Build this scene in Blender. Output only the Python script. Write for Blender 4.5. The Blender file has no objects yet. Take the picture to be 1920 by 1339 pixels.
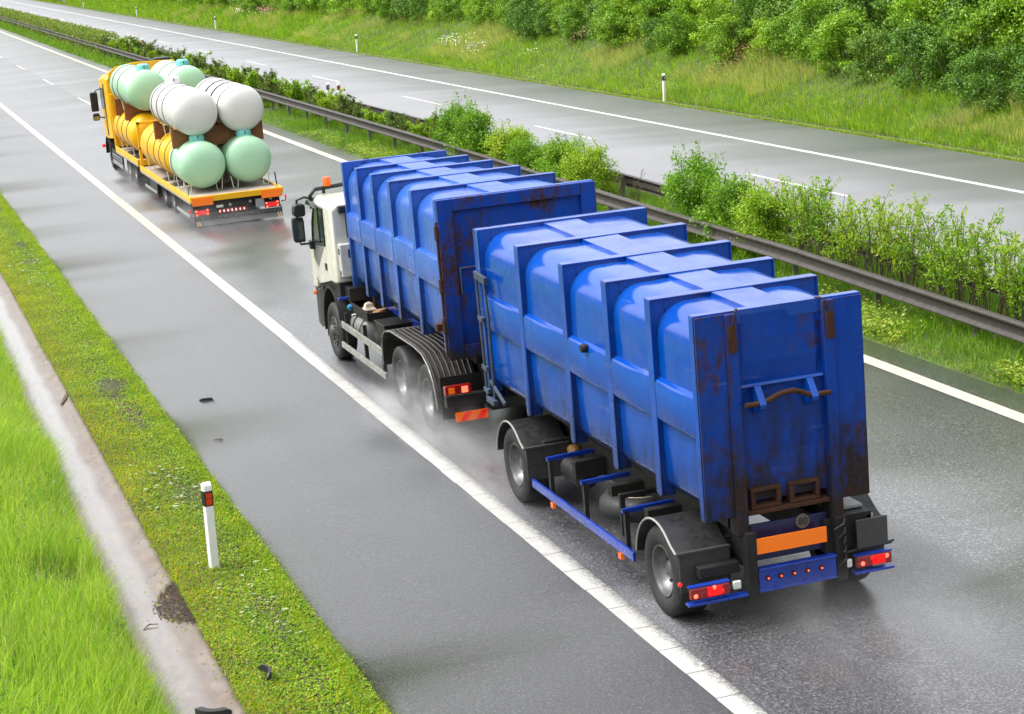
import bpy, bmesh, math, random
import numpy as np
from mathutils import Vector, Matrix, noise as mnoise
R = math.radians
rnd = random.Random(7)
rng = np.random.default_rng(11)
SC = bpy.context.scene
COL = SC.collection
C1, C2, ZF = 0.0242, -0.0255, 0.2125      # crossfall of the two carriageways, height of the far one at u=13
TILT = math.atan(C1)
EXPO, SPRAY, HAZE, DENOISE = 1.3, 1, 0, True

# ------------------------------------------------------------------ node materials
def new_mat(name):
    m = bpy.data.materials.new(name); m.use_nodes = True
    nt = m.node_tree; nt.nodes.clear()
    out = nt.nodes.new('ShaderNodeOutputMaterial')
    return m, nt, out
def N(nt, t, **kw):
    n = nt.nodes.new(t)
    for k, v in kw.items(): setattr(n, k, v)
    return n
def L(nt, a, b): nt.links.new(a, b)
def val(nt, a, op, b=None, clamp=False):
    n = N(nt, 'ShaderNodeMath', operation=op); n.use_clamp = clamp
    for i, x in enumerate((a, b)):
        if x is None: continue
        if hasattr(x, 'type'): L(nt, x, n.inputs[i])
        else: n.inputs[i].default_value = x
    return n.outputs[0]
def noise(nt, scale, detail=4, rough=.55, vec=None, dist=0.):
    n = N(nt, 'ShaderNodeTexNoise'); n.inputs['Scale'].default_value = scale
    n.inputs['Detail'].default_value = detail; n.inputs['Roughness'].default_value = rough
    n.inputs['Distortion'].default_value = dist
    if vec is not None: L(nt, vec, n.inputs['Vector'])
    return n.outputs['Fac']
def coords(nt, scale=None, loc=None, kind='Object'):
    c = N(nt, 'ShaderNodeTexCoord').outputs[kind]
    if scale is None and loc is None: return c
    m = N(nt, 'ShaderNodeMapping'); L(nt, c, m.inputs['Vector'])
    if scale: m.inputs['Scale'].default_value = scale
    if loc: m.inputs['Location'].default_value = loc
    return m.outputs[0]
def ramp(nt, fac, stops, interp='LINEAR'):
    r = N(nt, 'ShaderNodeValToRGB'); r.color_ramp.interpolation = interp
    e = r.color_ramp.elements
    while len(e) < len(stops): e.new(.5)
    for i, (p, c) in enumerate(stops):
        e[i].position = p
        e[i].color = (c, c, c, 1) if not hasattr(c, '__len__') else (*c, 1)
    L(nt, fac, r.inputs[0]); return r.outputs[0]
def mix(nt, fac, a, b, mode='MIX'):
    n = N(nt, 'ShaderNodeMix', data_type='RGBA', blend_type=mode)
    for i, x in zip((0, 6, 7), (fac, a, b)):
        if hasattr(x, 'type'): L(nt, x, n.inputs[i])
        elif i == 0: n.inputs[0].default_value = x
        else: n.inputs[i].default_value = (*x, 1)
    return n.outputs[2]
def bump(nt, h, strength=.3, dist=.01, normal=None):
    b = N(nt, 'ShaderNodeBump'); b.inputs['Strength'].default_value = strength
    b.inputs['Distance'].default_value = dist; L(nt, h, b.inputs['Height'])
    if normal is not None: L(nt, normal, b.inputs['Normal'])
    return b.outputs[0]
def pbsdf(nt, out, col, rough=.5, metal=0., normal=None, spec=.5, coat=0., coat_r=.1):
    p = N(nt, 'ShaderNodeBsdfPrincipled')
    for nm, x in (('Base Color', col), ('Roughness', rough), ('Metallic', metal), ('Specular IOR Level', spec), ('Coat Weight', coat), ('Coat Roughness', coat_r)):
        if hasattr(x, 'type'): L(nt, x, p.inputs[nm])
        elif nm == 'Base Color': p.inputs[nm].default_value = (*x, 1)
        else: p.inputs[nm].default_value = x
    if normal is not None: L(nt, normal, p.inputs['Normal'])
    L(nt, p.outputs[0], out.inputs[0]); return p

def simple(name, col, rough=.5, metal=0., var=.25, scale=6., spec=.5, bmp=.0, coat=0.):
    """plain stuff with grime-like tone variation"""
    m, nt, out = new_mat(name); c = coords(nt)
    f = noise(nt, scale, 5, .6, c)
    k = ramp(nt, f, [(.25, 1 - var), (.75, 1 + var * .4)])
    base = mix(nt, 1., col, k, 'MULTIPLY')
    rr = ramp(nt, noise(nt, scale * 2.3, 3, .5, c), [(.3, max(rough - .08, .03)), (.7, min(rough + .12, 1))])
    nrm = bump(nt, noise(nt, 40, 3, .6, c), bmp, .01) if bmp else None
    pbsdf(nt, out, base, rr, metal, nrm, spec, coat); return m
def emit(name, col, strength, base=None):
    m, nt, out = new_mat(name)
    p = pbsdf(nt, out, base or col, .25)
    p.inputs['Emission Color'].default_value = (*col, 1); p.inputs['Emission Strength'].default_value = strength
    return m

def paint(name, col, col2, rough, rust=.5, fade=.0, dirt=.35, coat=.3, zlo=None, zhi=None, spec=.5, grime=.5):
    """coach paint with rust blisters, rain streaks and road dirt low on the panels"""
    m, nt, out = new_mat(name); c = coords(nt)
    big = noise(nt, .9, 4, .55, c)
    base = mix(nt, ramp(nt, big, [(.35, 0.), (.7, 1.)]), col, col2)
    streak = noise(nt, 1., 5, .65, coords(nt, (7, 7, .7)))
    base = mix(nt, ramp(nt, streak, [(.45, 0.), (.72, .30)]), base, tuple(.55 * a for a in col))
    # scuffs
    sc = noise(nt, 1., 4, .6, coords(nt, (1.5, 1.2, 14)))
    base = mix(nt, ramp(nt, sc, [(.66, 0.), (.72, .35 * (fade + .3))]), base, (.30, .32, .36))
    # rust: coarse patches broken up by fine noise
    a = noise(nt, 1.5, 3, .5, coords(nt, (1, 1, .8), (3.1, 1.7, .4)))
    b = noise(nt, 9., 7, .78, coords(nt, (1, 1, .5)))
    rm = val(nt, val(nt, a, 'MULTIPLY', .50), 'ADD', val(nt, b, 'MULTIPLY', .62))
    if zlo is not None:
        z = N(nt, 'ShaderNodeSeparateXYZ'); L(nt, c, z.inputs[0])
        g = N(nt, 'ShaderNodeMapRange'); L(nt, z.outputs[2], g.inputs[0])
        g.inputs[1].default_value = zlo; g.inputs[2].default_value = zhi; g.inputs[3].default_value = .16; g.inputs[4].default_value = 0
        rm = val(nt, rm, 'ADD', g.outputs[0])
    bv = N(nt, 'ShaderNodeBevel'); bv.samples = 4; bv.inputs['Radius'].default_value = .035       # paint is knocked off along the edges
    ge = N(nt, 'ShaderNodeNewGeometry'); vd = N(nt, 'ShaderNodeVectorMath', operation='DOT_PRODUCT')
    L(nt, bv.outputs[0], vd.inputs[0]); L(nt, ge.outputs['Normal'], vd.inputs[1])
    eg = N(nt, 'ShaderNodeMapRange'); L(nt, vd.outputs['Value'], eg.inputs[0]); eg.inputs[1].default_value = 1.; eg.inputs[2].default_value = .78; eg.inputs[3].default_value = 0.; eg.inputs[4].default_value = .15
    rm = val(nt, rm, 'ADD', eg.outputs[0])
    th = .86 - .17 * rust
    rmask = ramp(nt, rm, [(th - .01, 0.), (th + .02, .45), (th + .10, 1.)])
    rcol = ramp(nt, noise(nt, 22, 5, .7, c), [(.3, (.012, .007, .005)), (.55, (.045, .018, .009)), (.75, (.11, .045, .018))])
    base = mix(nt, rmask, base, rcol)
    # film of road dirt
    d = noise(nt, 2.2, 6, .7, coords(nt, None, (9, 4, 2)))
    dm = ramp(nt, d, [(.42, 0.), (.75, dirt)])
    base = mix(nt, dm, base, (.04, .036, .032))
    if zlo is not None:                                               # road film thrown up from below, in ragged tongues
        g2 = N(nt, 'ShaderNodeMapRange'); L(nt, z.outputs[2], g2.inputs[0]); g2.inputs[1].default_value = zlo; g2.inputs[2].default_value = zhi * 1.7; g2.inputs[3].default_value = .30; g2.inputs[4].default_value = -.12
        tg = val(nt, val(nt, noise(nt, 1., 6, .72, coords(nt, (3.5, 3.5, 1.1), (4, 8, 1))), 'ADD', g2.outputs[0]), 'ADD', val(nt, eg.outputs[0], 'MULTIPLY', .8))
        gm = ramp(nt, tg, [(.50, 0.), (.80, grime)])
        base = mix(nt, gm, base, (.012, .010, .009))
    rr = mix(nt, rmask, ramp(nt, d, [(.35, rough), (.7, rough + .22)]), (.75, .75, .75))
    hh = val(nt, val(nt, noise(nt, 2.0, 2, .4, c), 'MULTIPLY', 1.), 'ADD', val(nt, rmask, 'MULTIPLY', -.06))
    nrm = bump(nt, hh, .07, .05)
    nrm = bump(nt, noise(nt, 60, 3, .6, c), .06, .004, nrm)
    pbsdf(nt, out, base, rr, 0., nrm, spec, coat, .06); return m

def leafmat(name, cols, trans=.45, rough=.45, sheen=1.0):
    """leaves: one colour per leaf, part of the light passing through"""
    m, nt, out = new_mat(name)
    g = N(nt, 'ShaderNodeNewGeometry'); oi = N(nt, 'ShaderNodeObjectInfo')
    f = val(nt, val(nt, g.outputs['Random Per Island'], 'MULTIPLY', .75), 'ADD', val(nt, oi.outputs['Random'], 'MULTIPLY', .25))
    n = len(cols)
    col = ramp(nt, f, [(i / (n - 1), c) for i, c in enumerate(cols)])
    clump = noise(nt, 1.3, 3, .5, coords(nt))
    col = mix(nt, 1., col, ramp(nt, clump, [(.3, (.72, .78, .8)), (.7, (1.12, 1.08, 1.0))]), 'MULTIPLY')
    p = N(nt, 'ShaderNodeBsdfPrincipled'); L(nt, col, p.inputs['Base Color'])
    p.inputs['Roughness'].default_value = rough; p.inputs['Specular IOR Level'].default_value = .35
    t = N(nt, 'ShaderNodeBsdfTranslucent'); L(nt, mix(nt, 1., col, (1.25, 1.35, .7), 'MULTIPLY'), t.inputs['Color'])
    mx = N(nt, 'ShaderNodeMixShader'); mx.inputs[0].default_value = trans
    L(nt, p.outputs[0], mx.inputs[1]); L(nt, t.outputs[0], mx.inputs[2]); L(nt, mx.outputs[0], out.inputs[0])
    return m

# ------------------------------------------------------------------ mesh builder
class MB:
    def __init__(s): s.v = []; s.f = []; s.m = []; s.k = 0; s.seam = False
    def mat(s, k): s.k = k; return s
    def add(s, vs, fs):
        o = len(s.v); s.v += [tuple(v) for v in vs]
        for f in fs: s.f.append(tuple(i + o for i in f)); s.m.append(s.k)
        return s
    def box(s, x0, x1, y0, y1, z0, z1):
        vs = [(x, y, z) for z in (z0, z1) for y in (y0, y1) for x in (x0, x1)]
        return s.add(vs, [(0, 2, 3, 1), (4, 5, 7, 6), (0, 1, 5, 4), (2, 6, 7, 3), (0, 4, 6, 2), (1, 3, 7, 5)])
    def hexa(s, b, t):                       # 4 bottom pts, 4 top pts (same order)
        return s.add(list(b) + list(t), [(3, 2, 1, 0), (4, 5, 6, 7), (0, 1, 5, 4), (1, 2, 6, 5), (2, 3, 7, 6), (3, 0, 4, 7)])
    def bar(s, p0, p1, w, h, up=(0, 0, 1)):
        p0, p1 = Vector(p0), Vector(p1); d = (p1 - p0).normalized(); u = Vector(up)
        sx = d.cross(u)
        if sx.length < 1e-4: sx = d.cross(Vector((1, 0, 0)))
        sx.normalize(); u = sx.cross(d).normalized()
        q = lambda p: [p - sx * w / 2 - u * h / 2, p + sx * w / 2 - u * h / 2, p + sx * w / 2 + u * h / 2, p - sx * w / 2 + u * h / 2]
        return s.hexa(q(p0), q(p1))
    def loft(s, rings, closed=True, caps=True):
        n = len(rings[0]); vs = [p for r in rings for p in r]; fs = []
        for i in range(len(rings) - 1):
            for j in range(n if closed else n - 1):
                a = i * n + j; b = i * n + (j + 1) % n
                fs.append((a, b, b + n, a + n))
        if caps and closed:
            fs.append(tuple(range(n))[::-1]); fs.append(tuple(range(len(vs) - n, len(vs))))
        return s.add(vs, fs)
    def tube(s, pts, r, n=8, caps=True):
        pts = [Vector(p) for p in pts]; rings = []
        rs = r if hasattr(r, '__len__') else [r] * len(pts)
        ref = None
        for i, p in enumerate(pts):
            d = (pts[min(i + 1, len(pts) - 1)] - pts[max(i - 1, 0)]).normalized()
            if ref is None: ref = d.orthogonal().normalized()
            ref = (ref - d * ref.dot(d)).normalized(); b = d.cross(ref)
            rings.append([p + (ref * math.cos(t) + b * math.sin(t)) * rs[i] for t in [2 * math.pi * j / n for j in range(n)]])
        return s.loft(rings, True, caps)
    def lathe(s, prof, o, axis='x', n=40, a0=0., a1=360., caps=False):
        rings = []; full = abs(a1 - a0) >= 359.9; s.seam = True
        m = n if full else n + 1
        for j in range(m):
            t = R(a0 + (a1 - a0) * j / n); c, q = math.cos(t), math.sin(t)
            ring = []
            for a, r in prof:
                if axis == 'x': ring.append((o[0] + a, o[1] + r * c, o[2] + r * q))
                elif axis == 'y': ring.append((o[0] + r * c, o[1] + a, o[2] + r * q))
                else: ring.append((o[0] + r * c, o[1] + r * q, o[2] + a))
            rings.append(ring)
        if full: rings.append(rings[0])
        return s.loft(rings, False, False)
    def cyl(s, p0, p1, r, n=20, r1=None): return s.tube([p0, p1], [r, r if r1 is None else r1], n)
    def prism(s, poly, x0, x1, plane='yz'):  # polygon extruded along the remaining axis
        n = len(poly)
        if plane == 'yz': A = [(x0, a, b) for a, b in poly]; B = [(x1, a, b) for a, b in poly]
        elif plane == 'xz': A = [(a, x0, b) for a, b in poly]; B = [(a, x1, b) for a, b in poly]
        else: A = [(a, b, x0) for a, b in poly]; B = [(a, b, x1) for a, b in poly]
        return s.loft([A, B], True, True)
    def build(s, name, mats, parent=None, off=(0, 0, 0), bevel=0., smooth=35., origin=None, weld=True):
        me = bpy.data.meshes.new(name)
        o = off
        if origin is not None: o = origin
        me.from_pydata([(v[0] - o[0], v[1] - o[1], v[2] - o[2]) for v in s.v], [], s.f)
        mats = mats if isinstance(mats, (list, tuple)) else [mats]
        for m in mats: me.materials.append(m)
        me.polygons.foreach_set('material_index', s.m)
        bm = bmesh.new(); bm.from_mesh(me)
        if weld and s.seam: bmesh.ops.remove_doubles(bm, verts=bm.verts, dist=1e-5)
        bmesh.ops.recalc_face_normals(bm, faces=bm.faces)
        bm.to_mesh(me); bm.free()
        if smooth:
            me.polygons.foreach_set('use_smooth', [True] * len(me.polygons))
            me.set_sharp_from_angle(angle=R(smooth))
        ob = bpy.data.objects.new(name, me); COL.objects.link(ob)
        if parent is not None: ob.parent = parent
        if origin is not None: ob.location = tuple(origin[i] - off[i] for i in range(3))
        if bevel:
            b = ob.modifiers.new('edge', 'BEVEL'); b.width = bevel; b.segments = 2; b.limit_method = 'ANGLE'; b.angle_limit = R(40)
            b.harden_normals = True
        return ob

def tag(o, label=None, cat=None, group=None, kind=None):
    if label: o['label'] = label
    if cat: o['category'] = cat
    if group: o['group'] = group
    if kind: o['kind'] = kind
    return o
def v2w(p):                                  # tilted carriageway frame -> world
    c, s = math.cos(TILT), math.sin(TILT)
    return (p[0] * c - p[2] * s, p[1], p[0] * s + p[2] * c)
def root(name, label, cat, vpos, group=None):
    o = bpy.data.objects.new(name, None); COL.objects.link(o); o.empty_display_size = .3
    o.location = v2w(vpos); o.rotation_euler = (0, -TILT, 0)
    return tag(o, label, cat, group)
def empty(name, parent, loc):
    o = bpy.data.objects.new(name, None); COL.objects.link(o); o.parent = parent; o.location = loc; o.empty_display_size = .2
    return o
def kids(o): return [c for c in bpy.data.objects if c.parent == o]
def copy_tree(o, parent=None):
    c = o.copy(); COL.objects.link(c)
    if parent is not None: c.parent = parent
    for k in kids(o): copy_tree(k, c)
    return c
def arrays(name, verts, faces4, mats, parent=None, tris=None, midx=None):
    """big mesh straight from numpy arrays"""
    me = bpy.data.meshes.new(name)
    nq = 0 if faces4 is None else len(faces4); nt_ = 0 if tris is None else len(tris)
    idx = np.concatenate([a for a in (None if faces4 is None else faces4.ravel(), None if tris is None else tris.ravel()) if a is not None]).astype(np.int32)
    me.vertices.add(len(verts)); me.vertices.foreach_set('co', np.ascontiguousarray(verts, dtype=np.float32).ravel())
    me.loops.add(len(idx)); me.loops.foreach_set('vertex_index', idx)
    me.polygons.add(nq + nt_)
    st = np.concatenate([np.arange(nq) * 4, nq * 4 + np.arange(nt_) * 3]).astype(np.int32)
    me.polygons.foreach_set('loop_start', st)
    try: me.polygons.foreach_set('loop_total', np.concatenate([np.full(nq, 4), np.full(nt_, 3)]).astype(np.int32))
    except Exception: pass
    for m in (mats if isinstance(mats, (list, tuple)) else [mats]): me.materials.append(m)
    if midx is not None: me.polygons.foreach_set('material_index', np.asarray(midx, dtype=np.int32))
    me.update(calc_edges=True); me.validate()
    ob = bpy.data.objects.new(name, me); COL.objects.link(ob)
    if parent is not None: ob.parent = parent
    return ob
# ------------------------------------------------------------------ sky, sun, camera
wd = bpy.data.worlds.new('World'); SC.world = wd; wd.use_nodes = True
nt = wd.node_tree; bg = nt.nodes['Background']
SUN_EL, SUN_AZ = R(60), R(-78)               # brightest part of the overcast: high on the left
sky = N(nt, 'ShaderNodeTexSky', sky_type='NISHITA', sun_disc=False, sun_elevation=SUN_EL, sun_rotation=SUN_AZ,
        altitude=300, air_density=1.2, dust_density=6.0, ozone_density=1.0)
hs = N(nt, 'ShaderNodeHueSaturation'); hs.inputs['Saturation'].default_value = .16   # overcast: nearly no blue left
L(nt, sky.outputs[0], hs.inputs['Color'])
cl = noise(nt, 2.2, 5, .55, N(nt, 'ShaderNodeTexCoord').outputs['Generated'])         # uneven cloud sheet
L(nt, mix(nt, 1., hs.outputs[0], ramp(nt, cl, [(.3, .95), (.7, 1.05)]), 'MULTIPLY'), bg.inputs[0])
bg.inputs[1].default_value = .15
sd = bpy.data.lights.new('sun', 'SUN'); sd.energy = 1.1; sd.angle = R(26); sd.color = (1, .97, .92)
so = bpy.data.objects.new('sun', sd); COL.objects.link(so); so.location = (0, 0, 60)
so.rotation_euler = Vector((math.sin(SUN_AZ) * math.cos(SUN_EL), math.cos(SUN_AZ) * math.cos(SUN_EL), math.sin(SUN_EL))).to_track_quat('Z', 'Y').to_euler()
cd = bpy.data.cameras.new('camera'); cam = bpy.data.objects.new('camera', cd); COL.objects.link(cam); SC.camera = cam
cd.sensor_width = 36; cd.lens = 3764.53 / 1920 * 36; cd.clip_end = 6000; cd.clip_start = .5
ps_, pi_, ro_ = .309275, .210582, -.059772
fw = Vector((math.sin(ps_) * math.cos(pi_), math.cos(ps_) * math.cos(pi_), -math.sin(pi_)))
r0 = Vector((math.cos(ps_), -math.sin(ps_), 0)); u0 = r0.cross(fw)
cr = r0 * math.cos(ro_) + u0 * math.sin(ro_); cu = -r0 * math.sin(ro_) + u0 * math.cos(ro_)
cam.matrix_world = Matrix(((cr.x, cu.x, -fw.x, -7.178), (cr.y, cu.y, -fw.y, 0), (cr.z, cu.z, -fw.z, 7.183), (0, 0, 0, 1)))
SC.view_settings.view_transform = 'Standard'; SC.view_settings.look = 'None'
SC.view_settings.exposure = EXPO; SC.view_settings.gamma = 1
SC.cycles.max_bounces = 8; SC.cycles.transparent_max_bounces = 8; SC.cycles.volume_bounces = 1
SC.cycles.use_denoising = DENOISE
SC.cycles.volume_step_rate = 3.0

# ------------------------------------------------------------------ ground
PROF = [(-500, 40), (-60, 12), (-25, 5.9), (-14, 2.6), (-9, 1.08), (-7, .48), (-5.6, .06), (-5.0, -.13), (-4.9, -.34), (-4.3, -.30), (-4.22, -.115), (-3.6, -.10), (-3.02, -.086),
        (-2.9, -.16), (8.1, .10), (8.24, .192), (8.8, .22), (9.6, .27), (10.4, .29), (11.4, .27), (12.38, .222), (12.5, .12),
        (23.5, -.16), (23.66, -.075), (23.93, -.08), (24.02, -.13), (24.3, -.12), (24.5, -.04), (26, .64), (28, 1.62), (30, 2.6), (33, 4.0), (38, 6.0), (46, 8.2), (70, 11), (600, 30)]
PX = np.array([p[0] for p in PROF]); PZ = np.array([p[1] for p in PROF])
_ph = rng.uniform(0, 6.28, (12,)); _dr = rng.uniform(0, 6.28, (12,))
def wob(x, y, s):                             # cheap smooth noise, about -1..1
    a = 0
    for i in range(12):
        f = s * (.6 + .22 * i); a = a + np.sin((x * np.cos(_dr[i]) + y * np.sin(_dr[i])) * f + _ph[i] * (i + 1)) / (1 + .25 * i)
    return a / 3.2
def gz(x, y):
    x = np.asarray(x, float); y = np.asarray(y, float)
    z = np.interp(x, PX, PZ)
    k = np.clip((x - 24.6) / 2.5, 0, 1) + np.clip((-5.1 - x) / 1.2, 0, 1)
    return z + k * (.10 * wob(x, y, .55) + .05 * wob(x + 40, y, 1.7))
gx = sorted(set([float(a) for a in PX] + list(np.arange(-13, -5.2, .7)) + list(np.arange(25, 46, .8))))
gy = list(np.arange(-60, 8, 6)) + list(np.arange(8, 130, 1.2)) + list(np.arange(130, 360, 4)) + list(np.arange(360, 900, 40)) + [1200, 2000, 3500]
X, Y = np.meshgrid(np.array(gx), np.array(gy)); Zg = gz(X, Y)
ny, nx = X.shape; ii = np.arange(ny * nx).reshape(ny, nx)
F = np.stack([ii[:-1, :-1], ii[:-1, 1:], ii[1:, 1:], ii[1:, :-1]], -1).reshape(-1, 4)
def ground_mat():
    m, nt, out = new_mat('soil_and_turf'); c = coords(nt)
    soil = ramp(nt, noise(nt, 9, 6, .7, c), [(.3, (.018, .013, .009)), (.55, (.045, .033, .022)), (.72, (.09, .072, .055)), (.8, (.16, .14, .12))])
    turf = ramp(nt, noise(nt, 3.1, 6, .7, c), [(.25, (.035, .075, .012)), (.5, (.075, .13, .018)), (.75, (.13, .17, .03))])
    sx = N(nt, 'ShaderNodeSeparateXYZ'); L(nt, c, sx.inputs[0])
    f = noise(nt, .8, 5, .65, c)
    verge = ramp(nt, f, [(.40, .8), (.6, .15)])
    k = N(nt, 'ShaderNodeMapRange'); L(nt, sx.outputs[0], k.inputs[0])     # dirt in the far gutter
    k.inputs[1].default_value = 24.3; k.inputs[2].default_value = 24.55
    vz = N(nt, 'ShaderNodeMath', operation='COMPARE'); L(nt, sx.outputs[0], vz.inputs[0]); vz.inputs[1].default_value = -3.6; vz.inputs[2].default_value = .75
    base = mix(nt, val(nt, ramp(nt, f, [(.38, .15), (.62, .9)]), 'SUBTRACT', val(nt, vz.outputs[0], 'MULTIPLY', .35), True), soil, turf)
    gut = N(nt, 'ShaderNodeMath', operation='COMPARE'); L(nt, sx.outputs[0], gut.inputs[0]); gut.inputs[1].default_value = 24.12; gut.inputs[2].default_value = .2
    base = mix(nt, gut.outputs[0], base, ramp(nt, noise(nt, 5, 5, .7, c), [(.3, (.10, .07, .045)), (.7, (.26, .20, .15))]))
    nrm = bump(nt, noise(nt, 30, 5, .7, c), .6, .03)
    pbsdf(nt, out, base, .85, 0, nrm, .3); return m
g = arrays('ground', np.stack([X, Y, Zg], -1).reshape(-1, 3), F, ground_mat())
tag(g, kind='structure'); g.data.polygons.foreach_set('use_smooth', [True] * len(g.data.polygons))

def asphalt(name, far=False):
    m, nt, out = new_mat(name); c = coords(nt)
    ag = noise(nt, 34 if not far else 20, 4, .85, c)                                     # chippings
    ag2 = N(nt, 'ShaderNodeTexVoronoi'); ag2.inputs['Scale'].default_value = 42; L(nt, c, ag2.inputs['Vector'])
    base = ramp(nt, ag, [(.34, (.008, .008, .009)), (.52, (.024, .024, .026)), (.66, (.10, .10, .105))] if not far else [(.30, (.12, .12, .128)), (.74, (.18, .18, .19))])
    patch = noise(nt, .33, 5, .6, coords(nt, (1.4, .35, 1)))
    base = mix(nt, 1., base, ramp(nt, patch, [(.3, .95), (.7, 1.06)]), 'MULTIPLY')
    if not far:                                                       # lanes paler, shoulder darker: uneven sky reflection painted into the base colour
        su = N(nt, 'ShaderNodeSeparateXYZ'); L(nt, c, su.inputs[0])
        wv = val(nt, su.outputs[0], 'ADD', val(nt, noise(nt, .8, 3, .5, c), 'MULTIPLY', .25))
        ln = N(nt, 'ShaderNodeMapRange'); L(nt, wv, ln.inputs[0]); ln.inputs[1].default_value = -4.; ln.inputs[2].default_value = 9.
        lanes = ramp(nt, ln.outputs[0], [(.316, .75), (.330, 2.0), (.60, 2.3), (.625, 4.2), (.90, 4.2), (.93, 3.2)])
        base = mix(nt, 1., base, lanes, 'MULTIPLY')
    # wet film: smoother where tyres have spread the water, streaks along the lane
    tr = noise(nt, 1., 5, .6, coords(nt, (2.6, .06, 1)))
    wet = val(nt, val(nt, tr, 'MULTIPLY', .6), 'ADD', val(nt, noise(nt, .5, 6, .65, coords(nt, (1.2, .5, 1), (5, 2, 0))), 'MULTIPLY', .5))
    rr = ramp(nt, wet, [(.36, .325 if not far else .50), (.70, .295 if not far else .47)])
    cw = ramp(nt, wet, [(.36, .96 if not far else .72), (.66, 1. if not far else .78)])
    fine = val(nt, ag, 'ADD', val(nt, ag2.outputs['Distance'], 'MULTIPLY', .5))
    nrm = bump(nt, fine, .45 if not far else .25, .012)
    p = pbsdf(nt, out, base, rr, 0, nrm, .25 if not far else .3, cw, .25 if not far else .40)
    p.inputs['Coat IOR'].default_value = 1.36 if not far else 1.5
    cn = bump(nt, fine, .10, .008); L(nt, cn, p.inputs['Coat Normal'])
    return m
ASPH = asphalt('wet_asphalt'); ASPH2 = asphalt('wet_asphalt_far', True)
def strip(name, xs, zs, y0, y1, m, step=20, jag=0.0):
    ys = np.arange(y0, y1 + .01, step); v = []; f = []
    for j, y in enumerate(ys):
        for i, x in enumerate(xs):
            e = 0
            if jag and i in (0, len(xs) - 1): e = jag * float(wob(x, y, 1.3) + .6 * wob(x, y, 5.))
            v.append((x + e, y, zs[i]))
    n = len(xs)
    for j in range(len(ys) - 1):
        for i in range(n - 1):
            a = j * n + i; f.append((a, a + 1, a + 1 + n, a + n))
    return tag(arrays(name, np.array(v), np.array(f), m), kind='structure')
zl = lambda u: C1 * u
zr = lambda u: ZF + C2 * (u - 13)
strip('road', [-3.02, -3.01, 8.26, 8.28], [zl(-3.02) - .05, zl(-3.01), zl(8.26), zl(8.28) - .05], -50, 900, ASPH, .5, .035)
strip('far_road', [12.36, 12.38, 23.66, 23.68], [zr(12.36) - .05, zr(12.38), zr(23.66), zr(23.68) - .05], 0, 900, ASPH2, .5, .035)

def marking_mat(name, col, worn, ribs=False):
    m, nt, out = new_mat(name); c = coords(nt)
    dirt = noise(nt, 6, 6, .7, c)
    base = mix(nt, 1., col, ramp(nt, dirt, [(.3, .80), (.7, 1.03)]), 'MULTIPLY')
    fine = noise(nt, 75, 3, .8, c)
    if ribs:                                                          # drops of paint thin out towards the traffic side
        s = N(nt, 'ShaderNodeSeparateXYZ'); L(nt, c, s.inputs[0])
        g = N(nt, 'ShaderNodeMapRange'); L(nt, s.outputs[0], g.inputs[0])
        g.inputs[1].default_value = -.10; g.inputs[2].default_value = .13; g.inputs[3].default_value = -.12; g.inputs[4].default_value = .13
        rb = noise(nt, 1., 3, .6, coords(nt, (14, 60, 1)))
        fac = val(nt, val(nt, val(nt, fine, 'MULTIPLY', .55), 'ADD', val(nt, rb, 'MULTIPLY', .45)), 'ADD', g.outputs[0])
        k = ramp(nt, fac, [(.545, 0.), (.60, 1.)])
    else:
        k = ramp(nt, fine, [(.70 - .2 * worn, 0.), (.80 - .2 * worn, 1.)])
    base = mix(nt, val(nt, k, 'MULTIPLY', .85), base, (.06, .06, .06))
    nrm = bump(nt, fine, .5, .01)
    pbsdf(nt, out, base, .38, 0, nrm, .5, .3); return m
WHITE = marking_mat('road_paint', (.46, .455, .43), .25)
RIBBED = marking_mat('ribbed_road_paint', (.47, .465, .44), .1, True)
CREAM = marking_mat('median_road_paint', (.55, .50, .40), .25)
FARP = marking_mat('far_road_paint', (.70, .70, .70), .1)
def marks(name, rects, zf_, m, lift=.004):
    v = []; f = []
    for x0, x1, y0, y1 in rects:
        n = max(1, int((y1 - y0) / 6)) if y1 - y0 > 8 else 1
        for k in range(n):
            a, b = y0 + (y1 - y0) * k / n, y0 + (y1 - y0) * (k + 1) / n; o = len(v)
            v += [(x0, a, zf_(x0) + lift), (x1, a, zf_(x1) + lift), (x1, b, zf_(x1) + lift), (x0, b, zf_(x0) + lift)]; f.append((o, o + 1, o + 2, o + 3))
    return tag(arrays(name, np.array(v), np.array(f), m), kind='structure')
blocks = []
y = 10.0 + (18.361 % .705)
while y < 36:
    j = rnd.uniform(-.006, .006)
    blocks.append((-.135 + j, .135 + j, y + .006, y + .705 - .006)); y += .705
marks('ribbed_edge_line', blocks, zl, RIBBED)
marks('edge_line', [(-.13, .13, y + .02, 800)], zl, WHITE)
marks('median_edge_line', [(7.445, 7.705, -20, 800)], zl, CREAM)
marks('lane_dashes', [(3.70, 3.83, 97.3 - 17.8 * k, 97.3 - 17.8 * k + 6) for k in range(-16, 6)], zl, WHITE)
marks('far_edge_line', [(19.97, 20.21, 10, 800)], zr, FARP)
marks('far_lane_dashes', [(16.11, 16.25, 62.77 + 18 * k - 36, 68.75 + 18 * k - 36) for k in range(30)], zr, FARP)
marks('far_median_edge_line', [(12.75, 12.97, 10, 800)], zr, FARP)

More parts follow.
